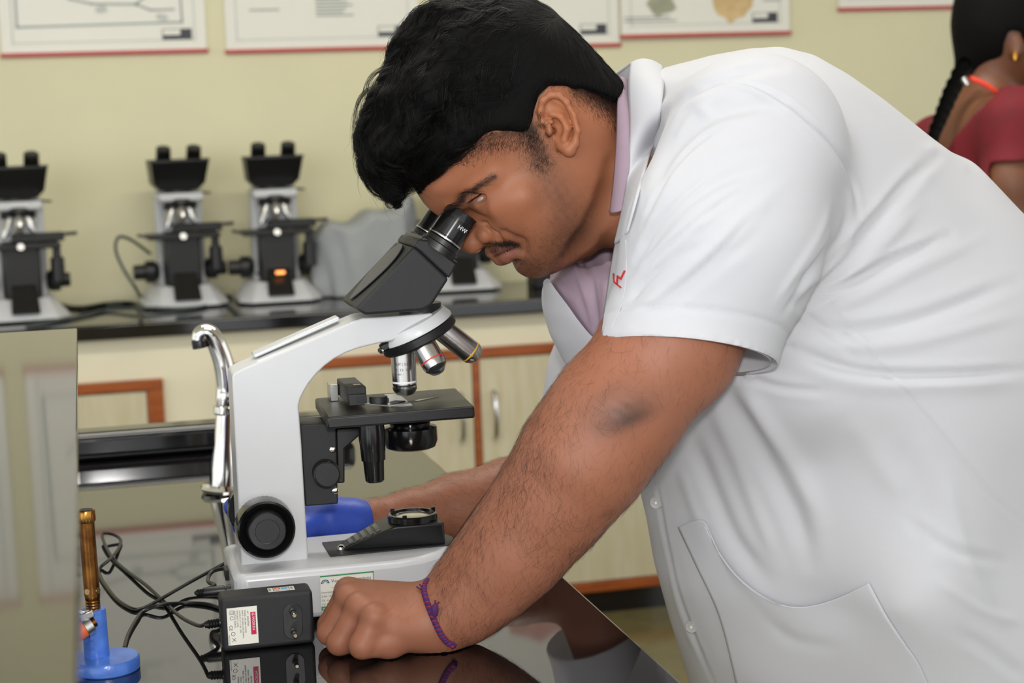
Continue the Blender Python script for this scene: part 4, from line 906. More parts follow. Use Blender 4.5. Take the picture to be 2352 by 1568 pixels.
# ------------------------------------------------------------------ coat and shirt
coat_sil = [(1452, 165, 60), (1522, 157, 80), (1640, 126, 100), (1720, 112, 110), (1785, 108, 115), (1850, 124, 115), (1920, 164, 115), (1990, 214, 115), (2070, 276, 115), (2150, 338, 115), (2212, 366, 115), (2300, 462, 115), (2360, 522, 120), (2445, 615, 125), (2510, 745, 130), (2550, 900, 130), (2560, 1100, 130), (2555, 1500, 130), (2545, 1960, 130), (2100, 1990, 140), (1690, 1960, 130), (1592, 1568, 130), (1552, 1440, 120), (1516, 1310, 115), (1496, 1200, 110), (1474, 1110, 110), (1430, 1020, 105), (1370, 930, 100), (1305, 840, 95), (1272, 775, 85), (1256, 715, 80), (1258, 650, 70), (1300, 600, 60), (1375, 560, 60), (1405, 450, 60), (1428, 300, 60)]
coatW = [(1400, 650, 106), (1420, 760, 108), (1480, 400, 98), (1540, 250, 118), (1600, 190, 118), (1700, 250, 158), (1850, 300, 172), (1750, 450, 185), (1900, 600, 192), (2100, 620, 190), (1700, 700, 182), (1560, 620, 150), (1600, 1000, 126, 1), (1720, 1000, 160, 1), (1900, 950, 196), (2200, 950, 212), (1650, 1300, 112, 1), (1560, 1200, 76, 1), (1800, 1300, 168, 1), (2050, 1400, 205), (2300, 1300, 200), (2100, 1800, 180, 1), (2380, 1800, 140, 1), (2250, 520, 140), (2100, 420, 150), (2400, 900, 185), (2380, 680, 165), (1645, 1568, 72, 1), (1705, 1700, 88, 1), (1770, 1850, 100, 1), (1615, 1480, 70, 1), (1750, 1568, 125, 1)]
YC = S
ct = Field((.40, 1.315, .545), (1.12, 1.92, 1.47), .0030)
QC = qmap(ct, coat_sil, coatW, YC, outd=.02)
ct.qfield(QC, YC)
sh_lo = np.clip(((np.array((.38, 1.42, 1.04)) - ct.lo) / ct.h).astype(int), 0, ct.n)
torso_only = ct.f.copy()
hc = ony(1570, 822, 1.40); hn = nv(np.array(-UP) * .975 + RT * -.16 + np.array((0, -.22, 0)))        # hem planes
hc2 = ony(1352, 990, 1.79); hn2 = nv(np.array(-UP) * .95 + RT * -.25)
def sleeve(cones, c, n, k):
    t = Field(ct.lo, ct.lo + (ct.n - 1) * ct.h, ct.h); t.f = t.f[:ct.n[0], :ct.n[1], :ct.n[2]]; t.n = ct.n.copy(); t.ax = ct.ax
    for a, r, b, r2, fl_ in cones: t.cone(a, r, b, r2, .02, flat=fl_)
    pl_ = (ct.ax[0][:, None, None] - c[0]) * n[0] + (ct.ax[1][None, :, None] - c[1]) * n[1] + (ct.ax[2][None, None, :] - c[2]) * n[2]
    kk = np.clip((-pl_ - .02) / .10, 0, 1).astype(np.float32) * k + .001; b_ = np.maximum(t.f, pl_).astype(np.float32); a_ = ct.f; q = np.clip(.5 + .5 * (a_ - b_) / kk, 0, 1); ct.f = a_ + (b_ - a_) * q - kk * q * (1 - q)
sleeve([(ony(1735, 330, 1.445), .080, ony(1660, 560, 1.412), .083, 1), (ony(1660, 560, 1.412), .083, ony(1566, 835, 1.402), .0745, .92), (ony(1566, 835, 1.402), .0745, ony(1500, 1020, 1.402), .072, .92)], hc, hn, .03)
sleeve([(ony(1560, 470, 1.76), .085, ony(1385, 860, 1.79), .056, 1), (ony(1385, 860, 1.79), .056, ony(1300, 1150, 1.79), .054, 1)], hc2, hn2, .03)
Vc, Fc = ct.mesh(); Vc = relax(Vc, Fc, 2, .5)
# cloth folds: (polyline in picture, width px, height mm, sided)
Nc = vnormals(Vc, Fc)
pc = project(Vc); cxp, cyp = pc[:, 0], pc[:, 1]
facing = np.clip(-(Nc @ FW) * 2.5, 0, 1) * (Vc[:, 1] < S + .05)
folds = [
 # sleeve head, fanning from the collar
 ([(1500, 480), (1540, 360), (1640, 270), (1790, 235)], 22, -3.0), ([(1470, 560), (1530, 440), (1640, 350), (1760, 310)], 24, 2.6), ([(1460, 620), (1540, 500), (1650, 420), (1740, 385)], 20, -2.4), ([(1470, 420), (1530, 300), (1610, 230), (1740, 200)], 18, 2.6),
 ([(1450, 650), (1530, 560), (1640, 490)], 20, 2.0), ([(1440, 700), (1540, 600), (1620, 560)], 16, -1.6), ([(1495, 330), (1560, 235), (1680, 175), (1800, 150)], 18, -2.2), ([(1530, 240), (1600, 190), (1720, 140)], 16, 1.8),
 # long diagonal on the sleeve
 ([(1440, 740), (1560, 640), (1690, 520), (1800, 420)], 26, 2.0), ([(1470, 745), (1600, 640), (1730, 540)], 22, -1.6),
 # armhole seam ridge
 ([(1600, 205), (1690, 200), (1770, 228), (1850, 290), (1905, 350), (1945, 430), (1955, 500), (1950, 560)], 10, 2.2), ([(1625, 195), (1700, 190), (1785, 220), (1870, 285), (1925, 350), (1963, 430), (1972, 500)], 8, -2.2),
 # creases from the armpit over the side and back
 ([(1830, 690), (1900, 640), (1990, 540), (2070, 440), (2150, 360)], 20, -4.0), ([(1845, 720), (1930, 660), (2030, 560), (2110, 470)], 22, 3.0), ([(1840, 700), (1950, 650), (2080, 590), (2180, 540)], 16, -3.6), ([(1850, 730), (1980, 680), (2120, 610), (2250, 550)], 22, 2.6),
 ([(1830, 660), (1890, 600), (1935, 540), (1950, 480)], 18, -3.0), ([(1815, 690), (1860, 650), (1925, 600), (1958, 560)], 14, 2.4),
 ([(1840, 745), (1950, 760), (2080, 740), (2200, 700), (2330, 650)], 22, -3.2), ([(1830, 780), (1950, 800), (2100, 785), (2250, 745), (2352, 720)], 24, 2.8), ([(1825, 800), (1920, 840), (2040, 860), (2200, 860), (2352, 850)], 16, -3.6), ([(1800, 830), (1950, 880), (2100, 890), (2352, 880)], 24, 2.4),
 ([(1830, 705), (1900, 760), (1970, 830)], 12, -1.5),
 # the long drape below the sleeve
 ([(1660, 880), (1720, 980), (1780, 1090), (1830, 1190), (1860, 1290)], 30, -4.5), ([(1690, 870), (1760, 980), (1830, 1080), (1890, 1200)], 30, 4.5), ([(1630, 920), (1690, 1050), (1740, 1180), (1790, 1300)], 26, 3.5), ([(1590, 1000), (1640, 1130), (1690, 1240), (1760, 1330)], 24, -3.5), ([(1560, 1060), (1600, 1180), (1640, 1280)], 20, 2.5),
 # side seam
 ([(1860, 640), (1960, 770), (2040, 860), (2130, 960), (2200, 1050), (2290, 1150), (2352, 1200)], 7, -1.3), ([(1870, 640), (1970, 768), (2050, 858), (2140, 958), (2300, 1140)], 8, 1.0),
 ([(2170, 1080), (2200, 1200), (2240, 1330), (2300, 1420)], 26, 2.0), ([(2050, 1000), (2120, 1150), (2150, 1300)], 40, -2.0), ([(1950, 950), (2030, 1080), (2100, 1140)], 40, 1.8),
 # front placket edge
 ([(1505, 1090), (1528, 1230), (1560, 1370), (1610, 1500), (1640, 1568)], 7, -1.6), ([(1540, 1290), (1560, 1400), (1600, 1500)], 12, 1.2),
 ([(1480, 520), (1520, 430), (1580, 350), (1660, 290)], 9, -2.4), ([(1462, 600), (1500, 530), (1570, 450), (1650, 390)], 9, -2.2), ([(1455, 660), (1510, 590), (1600, 510), (1700, 440)], 9, -1.8), ([(1450, 690), (1480, 650), (1530, 600)], 8, -1.6), ([(1530, 290), (1580, 225), (1650, 185)], 8, -1.8), ([(1545, 330), (1600, 260), (1690, 215)], 8, 1.4),
 ([(1420, 755), (1520, 690), (1640, 590), (1740, 480)], 12, -1.4), ([(1780, 700), (1830, 620), (1880, 540), (1910, 460)], 12, 1.8), ([(1800, 720), (1850, 640), (1905, 550)], 10, -1.8),
 ([(1850, 660), (1930, 580), (2010, 490), (2090, 400)], 9, -1.8), ([(1860, 700), (1990, 620), (2110, 560)], 9, -1.6), ([(1700, 860), (1790, 890), (1900, 900)], 14, -1.6),
 ([(2080, 1190), (2180, 1260), (2300, 1290)], 18, -1.6), ([(2150, 1330), (2250, 1400), (2352, 1430)], 16, 1.6), ([(2200, 1450), (2280, 1500), (2352, 1560)], 20, -1.8), ([(1760, 1420), (1830, 1470), (1920, 1480)], 20, -1.4),
 ([(2120, 340), (2170, 350), (2230, 400)], 18, 1.5), ([(2000, 500), (2080, 430), (2150, 390)], 14, 1.4),
]
disp = np.zeros(len(Vc))
for pts, w, a in folds:
    d, t, sd_ = linedist(cxp, cyp, smooth_path(np.array(pts, float), 4)); end = np.clip(np.minimum(t, 1 - t) * 5, 0, 1); end = end * end * (3 - 2 * end)
    w = w * .72; prof = np.exp(-(d / w) ** 2) - (.35 * np.exp(-((d - 1.7 * w) / w) ** 2) if a < 0 else 0)
    disp += a * 1e-3 * prof * (.25 + .75 * end) * (d < 5 * w)
disp += .0016 * vnoise(Vc, 28, 5) + .0007 * vnoise(Vc, 75, 6)
# sleeve hem band
sd0 = (Vc - hc) @ hn; rad0 = np.linalg.norm(Vc - hc - np.outer(sd0, hn), axis=1); slv = (sd0 > -.10) & (rad0 < .105) & (Vc[:, 1] < 1.485)
disp += np.where(slv, -.0016 * np.exp(-((sd0 + .0265) / .0022) ** 2), 0)
disp = np.where(slv & (sd0 > -.004) & (sd0 < .0025) & (rad0 < .09), disp * 0, disp)
sd2 = (Vc - hc2) @ hn2
cap = ((np.abs(sd0) < .0019) & (rad0 < .115) & (Vc[:, 1] < 1.50) & (Nc @ hn > .75)) | ((np.abs(sd2) < .0019) & (np.linalg.norm(Vc - hc2, axis=1) < .08) & (Nc @ hn2 > .75))
Vc = Vc + Nc * (disp * facing)[:, None]
vee = [(1448, 120), (1452, 300), (1440, 430), (1424, 520), (1408, 600), (1394, 690), (1380, 772), (1372, 786), (1345, 758), (1305, 705), (1275, 664), (1254, 636), (1236, 600), (1330, 480), (1400, 120)]
pv = project(Vc); inv = inpoly(pv[:, 0], pv[:, 1], vee)
invm = inv | inpoly(*(lambda q: (q[:, 0], q[:, 1]))(project(np.c_[Vc[:, 0], 2 * S - Vc[:, 1], Vc[:, 2]])), vee) & (Vc[:, 1] > S)
Fc = Fc[~((cap[Fc].sum(1) >= 2) | (invm[Fc].sum(1) >= 3))]
def smooth_rim(V, Fq, it=24):
    e = np.concatenate([Fq[:, [i, (i + 1) % 4]] for i in range(4)]); es = np.sort(e, 1); key = es[:, 0].astype(np.int64) * len(V) + es[:, 1]
    u, ix, ct_ = np.unique(key, return_index=True, return_counts=True); b = es[ix[ct_ == 1]]; n = len(V)
    for _ in range(it):
        deg = np.bincount(b.ravel(), minlength=n); sm = np.stack([np.bincount(b[:, 0], V[b[:, 1], i], n) + np.bincount(b[:, 1], V[b[:, 0], i], n) for i in range(3)], 1)
        m = deg == 2; V = V.copy(); V[m] = V[m] * .5 + .5 * sm[m] / 2
        s_ = (V - hc) @ hn; q_ = m & (np.abs(s_) < .008) & (np.linalg.norm(V - hc, axis=1) < .11); V[q_] -= np.outer(s_[q_] + .002, hn) * .5
    return V
Vc = smooth_rim(Vc, Fc)
used_v = np.zeros(len(Vc), bool); used_v[Fc] = True; mp = np.cumsum(used_v) - 1; Vc = Vc[used_v]; Fc = mp[Fc]
m_coat = mat('white cotton twill', 'D0D1D6', .82, noise=.02, nscale=12, bump=.06, bscale=1400, Sheen_Weight=.08)
nt = m_coat.node_tree; tb = nt.nodes.new('ShaderNodeBsdfTranslucent'); tb.inputs[0].default_value = lin('E4E4E6'); ms = nt.nodes.new('ShaderNodeMixShader'); ms.inputs[0].default_value = .22
nt.links.new(nt.nodes['Principled BSDF'].outputs[0], ms.inputs[1]); nt.links.new(tb.outputs[0], ms.inputs[2]); nt.links.new(ms.outputs[0], nt.nodes['Material Output'].inputs[0])
coat = link('lab_coat', Vc, Fc, m_coat, man, smooth=180)
coat['label'] = 'white short-sleeved lab coat'
# shirt: the same trunk a finger's breadth inside, near the opening
ins = ct.f; ct.f = torso_only + .007
g = ct.box((.40, 1.42, 1.02), (.66, 1.80, 1.47)); sub = Field((.40, 1.42, 1.02), (.66, 1.80, 1.47), ct.h)
sl = g[0]; shp = tuple(s_.stop - s_.start for s_ in sl); sub.n = np.array(shp); sub.f = ct.f[sl].copy(); sub.lo = ct.lo + np.array([s_.start for s_ in sl]) * ct.h; sub.ax = [sub.lo[i] + ct.h * np.arange(shp[i]) for i in range(3)]
sub.cone(ony(1360, 470, S), .052, ony(1470, 560, S), .06, .004, 'carve')
Vs, Fs = sub.mesh(); Vs = relax(Vs, Fs, 2); Fs = Fs[(project(Vs)[:, 0] < 1475)[Fs].all(1)]
Ns = vnormals(Vs, Fs); ps = project(Vs); ds = np.zeros(len(Vs))
for pts, w, a in [([(1340, 560), (1358, 640), (1376, 770)], 7, -2.2), ([(1318, 600), (1345, 680), (1374, 772)], 6, 1.8), ([(1400, 560), (1392, 640), (1382, 760)], 9, 1.6), ([(1275, 650), (1320, 690), (1368, 775)], 10, 2.0), ([(1405, 500), (1395, 560), (1400, 600)], 8, 2.2)]:
    d, t, _ = linedist(ps[:, 0], ps[:, 1], pts); ds += a * 1e-3 * np.exp(-(d / w) ** 2)
Vs = Vs + Ns * ds[:, None]
m_shirt = mat('lilac shirting', '978391', .75, noise=.04, nscale=60, bump=.05, bscale=1200)
shirt = link('shirt', Vs, Fs, m_shirt, man, smooth=180); shirt['label'] = 'lilac shirt under the coat'
RIB = []
ct0 = BVHTree.FromPolygons([tuple(v) for v in Vc], [tuple(int(i) for i in f) for f in Fc])
def onto(q):
    r = nv(ray(q[0], q[1])); h = ct0.ray_cast(Vector(CAM), Vector(r))
    if len(q) < 4 or h[0] is None: return ony(*q[:3])
    return np.array(h[0]) + np.array((-.2, -.8, .3)) * q[3]
def ribbon(name, A, B, m, parent, rows=5, n=6, puff=.004, thick=.0018, mirror=True, curl=0):
    a = smooth_path(np.array([onto(q) for q in A]), n); b = smooth_path(np.array([onto(q) for q in B]), n); k = len(a)
    if mirror: f = lambda v: np.concatenate([(v * (1, -1, 1) + (0, 2 * S, 0))[::-1], v[1:]]); a, b = f(a), f(b); k = len(a)
    V = []; mid = (a + b) / 2; c = mid.mean(0)
    for r in range(rows + 1):
        t = r / rows; p = a * (1 - t) + b * t; o = p - np.array([c[0] + .05, S, c[2] - .03]); o /= np.linalg.norm(o, axis=1)[:, None]
        V.append(p + o * (puff * 4 * t * (1 - t)))
    V = np.concatenate(V); F_ = [(r * k + i, r * k + i + 1, (r + 1) * k + i + 1, (r + 1) * k + i) for r in range(rows) for i in range(k - 1)]
    RIB.append((V, F_)); return link(name, V, F_, m, parent, smooth=180, solid=thick, sub=1)
ribbon('coat_collar', [(1450, 147, S), (1446, 195, S - .040), (1449, 290, S - .076), (1444, 400, S - .092), (1432, 480, S - .094), (1414, 560, S - .088)],
       [(1522, 154, S), (1524, 200, S - .060, .003), (1517, 262, S - .104, .003), (1498, 340, S - .124, .003), (1470, 440, S - .132, .003), (1442, 540, S - .126, .003)], m_coat, coat, puff=.006)
ribbon('collar_lining', [(1450, 148, S), (1446, 196, S - .040), (1449, 291, S - .076), (1444, 401, S - .092), (1432, 481, S - .094), (1414, 561, S - .088)],
       [(1462, 215, S), (1462, 250, S - .045), (1462, 330, S - .078), (1455, 420, S - .092), (1442, 490, S - .096), (1424, 565, S - .092)], m_coat, coat, puff=.0)
ribbon('shirt_collar', [(1425, 178, S), (1420, 225, S - .046), (1419, 310, S - .070), (1413, 410, S - .078), (1404, 488, S - .078)],
       [(1458, 205, S), (1460, 260, S - .056), (1460, 330, S - .082), (1448, 425, S - .092), (1433, 482, S - .093)], m_shirt, shirt, puff=.004)
# front edges of the coat beside the V, both sides
ribbon('lapel', [(1414, 556, S - .090), (1402, 620, S - .098), (1390, 700, S - .100), (1378, 776, S - .092)], [(1438, 548, S - .122, .0004), (1440, 620, S - .128, .0004), (1430, 695, S - .130, .0004), (1402, 758, S - .125, .0004)], m_coat, coat, mirror=False, puff=.002, thick=.0006)
ribbon('lapel', [(1256, 640, S + .060), (1282, 672, S + .045), (1322, 722, S + .02), (1374, 784, S - .02)], [(1252, 668, S + .075), (1262, 715, S + .065), (1296, 770, S + .045), (1352, 812, S + .01)], m_coat, coat, mirror=False, puff=.004)
# ------------------------------------------------------------------ things on the coat, found by casting from the viewpoint onto the finished cloth
def bvh_of(V, Fq): return BVHTree.FromPolygons([tuple(v) for v in V], [tuple(int(i) for i in f) for f in Fq])
allV, allF = [tuple(v) for v in Vc], [tuple(int(i) for i in f) for f in Fc]
for v_, f_ in RIB: k_ = len(allV); allV += [tuple(q) for q in v_]; allF += [tuple(i + k_ for i in q) for q in f_]
cb = BVHTree.FromPolygons(allV, allF); Ncc = vnormals(Vc, Fc)
def drop(px, py, tree=None, lift=0.0):
    r = nv(ray(px, py)); h = (tree or cb).ray_cast(Vector(CAM), Vector(r)); 
    p = np.array(h[0]) if h[0] is not None else ony(px, py, S - .12); nrm_ = np.array(h[1]) if h[0] is not None else -Y_
    if nrm_ @ r > 0: nrm_ = -nrm_
    return p + nrm_ * lift, nrm_
# lining of the near sleeve
sx_ = nv(ony(1660, 560, 1.412) - ony(1566, 835, 1.402)); lc_ = ony(1569, 822, 1.402); lx = nv(np.cross(sx_, Y_)); ly = np.cross(sx_, lx); V = []
for r_i, (t_l, r_l) in enumerate(((.003, .0725), (.03, .0728), (.06, .074), (.085, .075))):
    for k in range(48):
        a = 2 * math.pi * k / 48; p = lc_ + lx * math.cos(a) * r_l + ly * math.sin(a) * r_l * .92; s_l = (p - hc) @ hn; V.append(p + sx_ * (t_l + (s_l / max(1e-6, -(sx_ @ hn)) if True else 0)))
link('sleeve_lining', np.array(V), np.array([(j * 48 + i, (j + 1) * 48 + i, (j + 1) * 48 + (i + 1) % 48, j * 48 + (i + 1) % 48) for j in range(3) for i in range(48)]), m_coat, coat, smooth=180)
# patch pocket
L_ = smooth_path(np.array([(1556, 1206), (1600, 1300), (1650, 1410), (1690, 1568), (1720, 1700)], float), 8); R_ = smooth_path(np.array([(2002, 1330), (2045, 1410), (2090, 1480), (2124, 1535), (2190, 1700)], float), 8)
topc = smooth_path(np.array([(1556, 1206), (1612, 1186), (1632, 1240), (1680, 1312), (1740, 1362), (1800, 1386), (1860, 1384), (1930, 1362), (2002, 1330)], float), 5)
nu, nvv = len(topc), len(L_); V = []
for j in range(nvv):
    t = j / (nvv - 1)
    for i in range(nu):
        u = i / (nu - 1); q = topc[i] * (1 - t) ** 1.5 + (L_[j] * (1 - u) + R_[j] * u) * (1 - (1 - t) ** 1.5)
        if j: q = (L_[j] * (1 - u) + R_[j] * u) + (topc[i] - (L_[0] * (1 - u) + R_[0] * u)) * (1 - t) ** 1.6
        gape = math.sin(math.pi * min(1, max(0, u))) * (1 - t) ** 2 * .010
        p, nn = drop(q[0], q[1], lift=.0022); V.append(p + np.array((0, -1, .2)) * gape)
V = np.array(V); F_ = np.array([(j * nu + i, (j + 1) * nu + i, (j + 1) * nu + i + 1, j * nu + i + 1) for j in range(nvv - 1) for i in range(nu - 1)])
V = relax(V, F_, 3, .4)
link('pocket', V, F_, m_coat, coat, smooth=180, solid=.0016)
m_pearl = mat('pearly button', 'B4B2B0', .25, noise=.1, nscale=300)
for x, y in ((1509, 1152), (1591, 1437)):
    p, nn = drop(x, y, lift=.0012); nn = nv(nn + -Y_ * 1.2)
    bt = Mesh().lathe(p, nn, [(0, .0058), (.0012, .0062), (.0022, .0058), (.0018, .0042), (.0016, .001)], 24).obj('button', m_pearl, coat)
    Mesh().lathe(p + nn * .0016, nn, [(0, .0013), (.0009, .0012)], 10).obj('button_thread', m_print, bt)
m_embro = mat('red embroidery', 'C0221F', .7, noise=.2, nscale=400)
lg = [(1412, 628), (1410, 640), (1424, 656), (1425, 651), (1414, 639), (1415, 632), (1427, 640), (1434, 622), (1440, 618), (1440, 625), (1436, 627), (1429, 646), (1416, 637)]
drp = [drop(a, b, lift=.001)[0] for a, b in [(1411, 629), (1413, 648), (1428, 661)]]; Mesh().tube(drp, .0007, 6).obj('embroidered_mark', m_embro, coat)
drp = [drop(a, b, lift=.001)[0] for a, b in [(1419, 652), (1421, 634), (1428, 641), (1437, 622)]]; Mesh().tube(drp, .0009, 6).obj('embroidered_mark', m_embro, coat)
# trousers and shoes below the hem
tz_ = Field((.60, 1.40, .085), (1.15, 1.82, .80), .008)
for sg in (-1, 1): tz_.chain([((.83, S + .065 * sg, .70), .072), ((.84, S + .09 * sg, .48), .068), ((.90, S + .11 * sg, .11), .060)], .02)
tz_.cone((.84, S - .04, .72), .07, (.84, S + .04, .72), .07, .03)
Vt_, Ft_ = tz_.mesh(); tro = link('trousers', Vt_, Ft_, mat('charcoal trousers', '2C2D33', .8, noise=.1, bump=.1), man, smooth=180)
for sg in (-1, 1):
    s_ = Field((.68, S + .11 * sg - .07, 0), (1.02, S + .11 * sg + .07, .14), .006); s_.cone((.92, S + .11 * sg, .04), .04, (.74, S + .11 * sg, .032), .036, .02); s_.cone((.91, S + .11 * sg, .05), .045, (.91, S + .11 * sg, .09), .045, .02)
    q = s_.box((0, 0, 0), (2, 3, 3)); s_.f = np.maximum(s_.f, (.002 - q[3])); V, F_ = s_.mesh(); link('shoe', V, F_, m_blackg, man, smooth=180)
# ------------------------------------------------------------------ glove on the far hand
gl = Field((.10, 1.645, .93), (.29, 1.79, 1.08), .0022)
gl.chain([pt(843, 1195, 1.7285, 46), pt(800, 1196, 1.722, 49), pt(750, 1192, 1.715, 50), pt(690, 1190, 1.713, 46)], .01)
pk = np.array((.144, 1.70, 1.0095))
for a, b, c_ in (((690, 1165), (605, 1150), (538, 1164)), ((690, 1185), (610, 1180), (556, 1205)), ((690, 1205), (615, 1210), (570, 1240)), ((700, 1215), (640, 1235), (600, 1262))):
    gl.chain([(ony(*a, 1.725), .0115), (ony(*b, 1.735), .010), (ony(*c_, 1.69), .0105)], .005)
gl.chain([(ony(720, 1205, 1.70), .013), (ony(660, 1230, 1.68), .0105)], .006)
gl.cone(ony(849, 1194, 1.7288), .0182, ony(845, 1194, 1.7284), .0190, .002)
gp = ony(838, 1194, 1.7288); gn = nv(ony(846, 1194, 1.7288) - ony(800, 1196, 1.722)); gl.f = np.maximum(gl.f, ((gl.ax[0][:, None, None] - gp[0]) * gn[0] + (gl.ax[1][None, :, None] - gp[1]) * gn[1] + (gl.ax[2][None, None, :] - gp[2]) * gn[2]).astype(np.float32))
Vg, Fg = gl.mesh(); Vg = relax(Vg, Fg, 1)
m_glove = mat('blue nitrile', '3350B8', .42, noise=.12, nscale=30, bump=.12, bscale=250, Subsurface_Weight=.05)
glo = link('glove', Vg, Fg, m_glove, man, smooth=180); glo['label'] = 'blue nitrile glove on the far hand'
rp = [ony(847, y, 1.7285 + dy) for y, dy in ((1150, 0), (1170, -.015), (1193, -.0195), (1216, -.015), (1237, 0), (1216, .015), (1193, .0195), (1170, .015), (1150, 0))]
Mesh().tube(smooth_path(rp, 6), .0013, 8).obj('rolled_cuff', m_glove, glo)
# ------------------------------------------------------------------ thread bracelet
ab = bvh_of(Va, Fa)
cp_ = [(982, 1334), (976, 1350), (978, 1370), (988, 1400), (1000, 1430), (1013, 1456), (1026, 1472), (1042, 1481)]
nearp = [drop(a, b, ab, .0012)[0] for a, b in smooth_path(np.array(cp_, float), 6)]
cen = ony(1012, 1412, 1.438); far_ = [cen + (cen - p) * .9 + np.array((.004, .002, 0)) for p in nearp]
loop = np.array(nearp + [nearp[-1] + np.array((.002, .006, -.0005))] + [q for q in far_[1:-1]] + [nearp[0] + np.array((0, .006, .001))] + [nearp[0]])
loop[:, 2] = np.maximum(loop[:, 2], TZ + .002); loop = smooth_path(loop[::2], 8); T = np.gradient(loop, axis=0)
m_thr = mat('maroon and blue thread', '5A1030', .85, noise=.9, nscale=900, col2='2A2068'); m_thr2 = mat('red thread', '8E1A2E', .8, noise=.3, nscale=900); m_thr3 = mat('violet blue thread', '2C2472', .8, noise=.3, nscale=900)
pa = np.linspace(0, len(loop) / 1.3, len(loop))
br_ = None
for k in range(3):
    off = np.stack([np.cos(pa + k * 2.1), np.sin(pa + k * 2.1), np.cos(pa * 1.0 + k * 2.1 + 1.0)], 1) * .0012
    o = Mesh().tube(loop + off, .0014, 6).obj('thread_bracelet' if br_ is None else 'strand', (m_thr, m_thr2, m_thr3)[k], man if br_ is None else br_); br_ = br_ or o
br_['label'] = 'braided red and blue thread bracelet'
kp_, kn_ = drop(1000, 1402, ab, .003); Mesh().lathe(kp_ - Z_ * .006, nv((.1, 0, 1)), [(0, .001), (.002, .0028), (.006, .0034), (.01, .0028), (.012, .001)], 10).obj('knot', m_thr, br_)
for a, b in (((1000, 1392), (1012, 1382)), ((1002, 1394), (1003, 1378)), ((982, 1366), (968, 1346)), ((980, 1362), (960, 1352))): Mesh().tube([drop(*a, ab, .002)[0], drop(*b, ab, .0025)[0]], .0007, 5).obj('loose_end', m_thr, br_)
# ------------------------------------------------------------------ the man's hair
hair_sil = [(915, 456, 18), (880, 440, 22), (848, 415, 28), (832, 372, 35), (834, 310, 42), (855, 250, 50), (884, 200, 58), (906, 156, 62), (915, 105, 66), (945, 62, 70), (985, 22, 74), (1040, -14, 78), (1120, -32, 80), (1200, -14, 80), (1262, 22, 80), (1330, 88, 78), (1384, 146, 75), (1424, 190, 70), (1440, 260, 60), (1432, 330, 55), (1300, 400, 50), (1150, 420, 50), (1030, 440, 45), (965, 445, 35), (938, 425, 22)]
hairW = [(1200, 200, 82), (1320, 200, 80), (1130, 150, 82), (1260, 110, 80), (1060, 230, 82), (1170, 290, 81), (1000, 320, 76), (1080, 340, 77), (900, 250, 62), (870, 340, 52), (940, 380, 58), (960, 180, 76), (1050, 80, 76), (1150, 60, 78), (900, 420, 34), (1380, 280, 73), (1240, 280, 79), (1230, 330, 77)]
hline = [(1440, 240), (1420, 236), (1395, 226), (1368, 214), (1335, 204), (1318, 208), (1300, 200), (1262, 200), (1240, 220), (1233, 252), (1228, 278), (1218, 298), (1206, 306), (1196, 306), (1186, 306), (1170, 304), (1140, 310), (1100, 328), (1062, 352), (1040, 378), (1020, 402), (985, 420), (955, 428), (938, 424), (922, 448), (912, 460), (800, 480), (780, -80), (1500, -80), (1500, 262)]
hf = Field((.235, HM - .11, 1.25), (.56, HM + .11, 1.54), .0018)
QHr = qmap(hf, hair_sil, hairW, HM); hf.qfield(QHr, HM)
# keep only what lies above the hair line (the same line on both sides)
def hl_dist(P3):
    q = P3.copy(); q[:, 1] = np.where(q[:, 1] > HM, 2 * HM - q[:, 1], q[:, 1]); p = project(q); d, _, _ = linedist(p[:, 0], p[:, 1], hline[:26]); return np.where(inpoly(p[:, 0], p[:, 1], hline), -d, d) / 2450.0
ix = np.argwhere(np.abs(hf.f) < .02); P3 = hf.lo + ix * hf.h; dl = np.empty(len(P3))
for i in range(0, len(P3), 200000): dl[i:i + 200000] = hl_dist(P3[i:i + 200000])
cur = hf.f[tuple(ix.T)]; k = .012; t = np.clip(.5 + .5 * (dl - cur) / k, 0, 1); hf.f[tuple(ix.T)] = cur + (dl - cur) * t + k * t * (1 - t)
# lumps like combed waves on the longer top
xw = hf.lo + ix * hf.h; pq = project(xw); long_ = np.clip((1180 - pq[:, 0]) / 160, 0, 1)
hf.f[tuple(ix.T)] -= (long_ * (.003 * np.sin(pq[:, 0] * .045 + pq[:, 1] * .02 + xw[:, 1] * 60) + .0055 * vnoise(xw, 100, 12) + .003 * vnoise(xw, 230, 13))).astype(np.float32)
Vr, Fr = hf.mesh(); Vr = relax(Vr, Fr, 1)
m_hair = mat('black hair', '090807', .5, noise=.2, nscale=300, Specular_IOR_Level=.22); m_cap = mat('black hair mass', '070606', .75, noise=.2, nscale=300, Specular_IOR_Level=.12)
hair = link('hair', Vr, Fr, m_cap, man, smooth=180)
Nr = vnormals(Vr, Fr); pr = project(Vr)
comb = [((1240, 20), (-1, .1)), ((1100, 30), (-.95, .35)), ((1000, 120), (-.75, .65)), ((930, 220), (-.55, .85)), ((860, 260), (-.25, 1)), ((840, 350), (.15, 1)), ((890, 420), (.45, .9)), ((960, 380), (.1, 1)), ((1000, 300), (-.35, .95)), ((1090, 290), (-.55, .8)), ((1060, 200), (-.7, .7)), ((1160, 220), (-.75, .65)), ((1190, 310), (-.6, .8)), ((1235, 280), (-.1, 1)), ((1240, 340), (.1, 1)), ((1290, 150), (-.1, .9)), ((1350, 160), (.45, .9)), ((1400, 220), (.35, .95)), ((1200, 120), (-.75, .6)), ((1320, 80), (.2, .8))]
cpos = np.array([c[0] for c in comb], float); cdir = np.array([nv(c[1]) for c in comb])
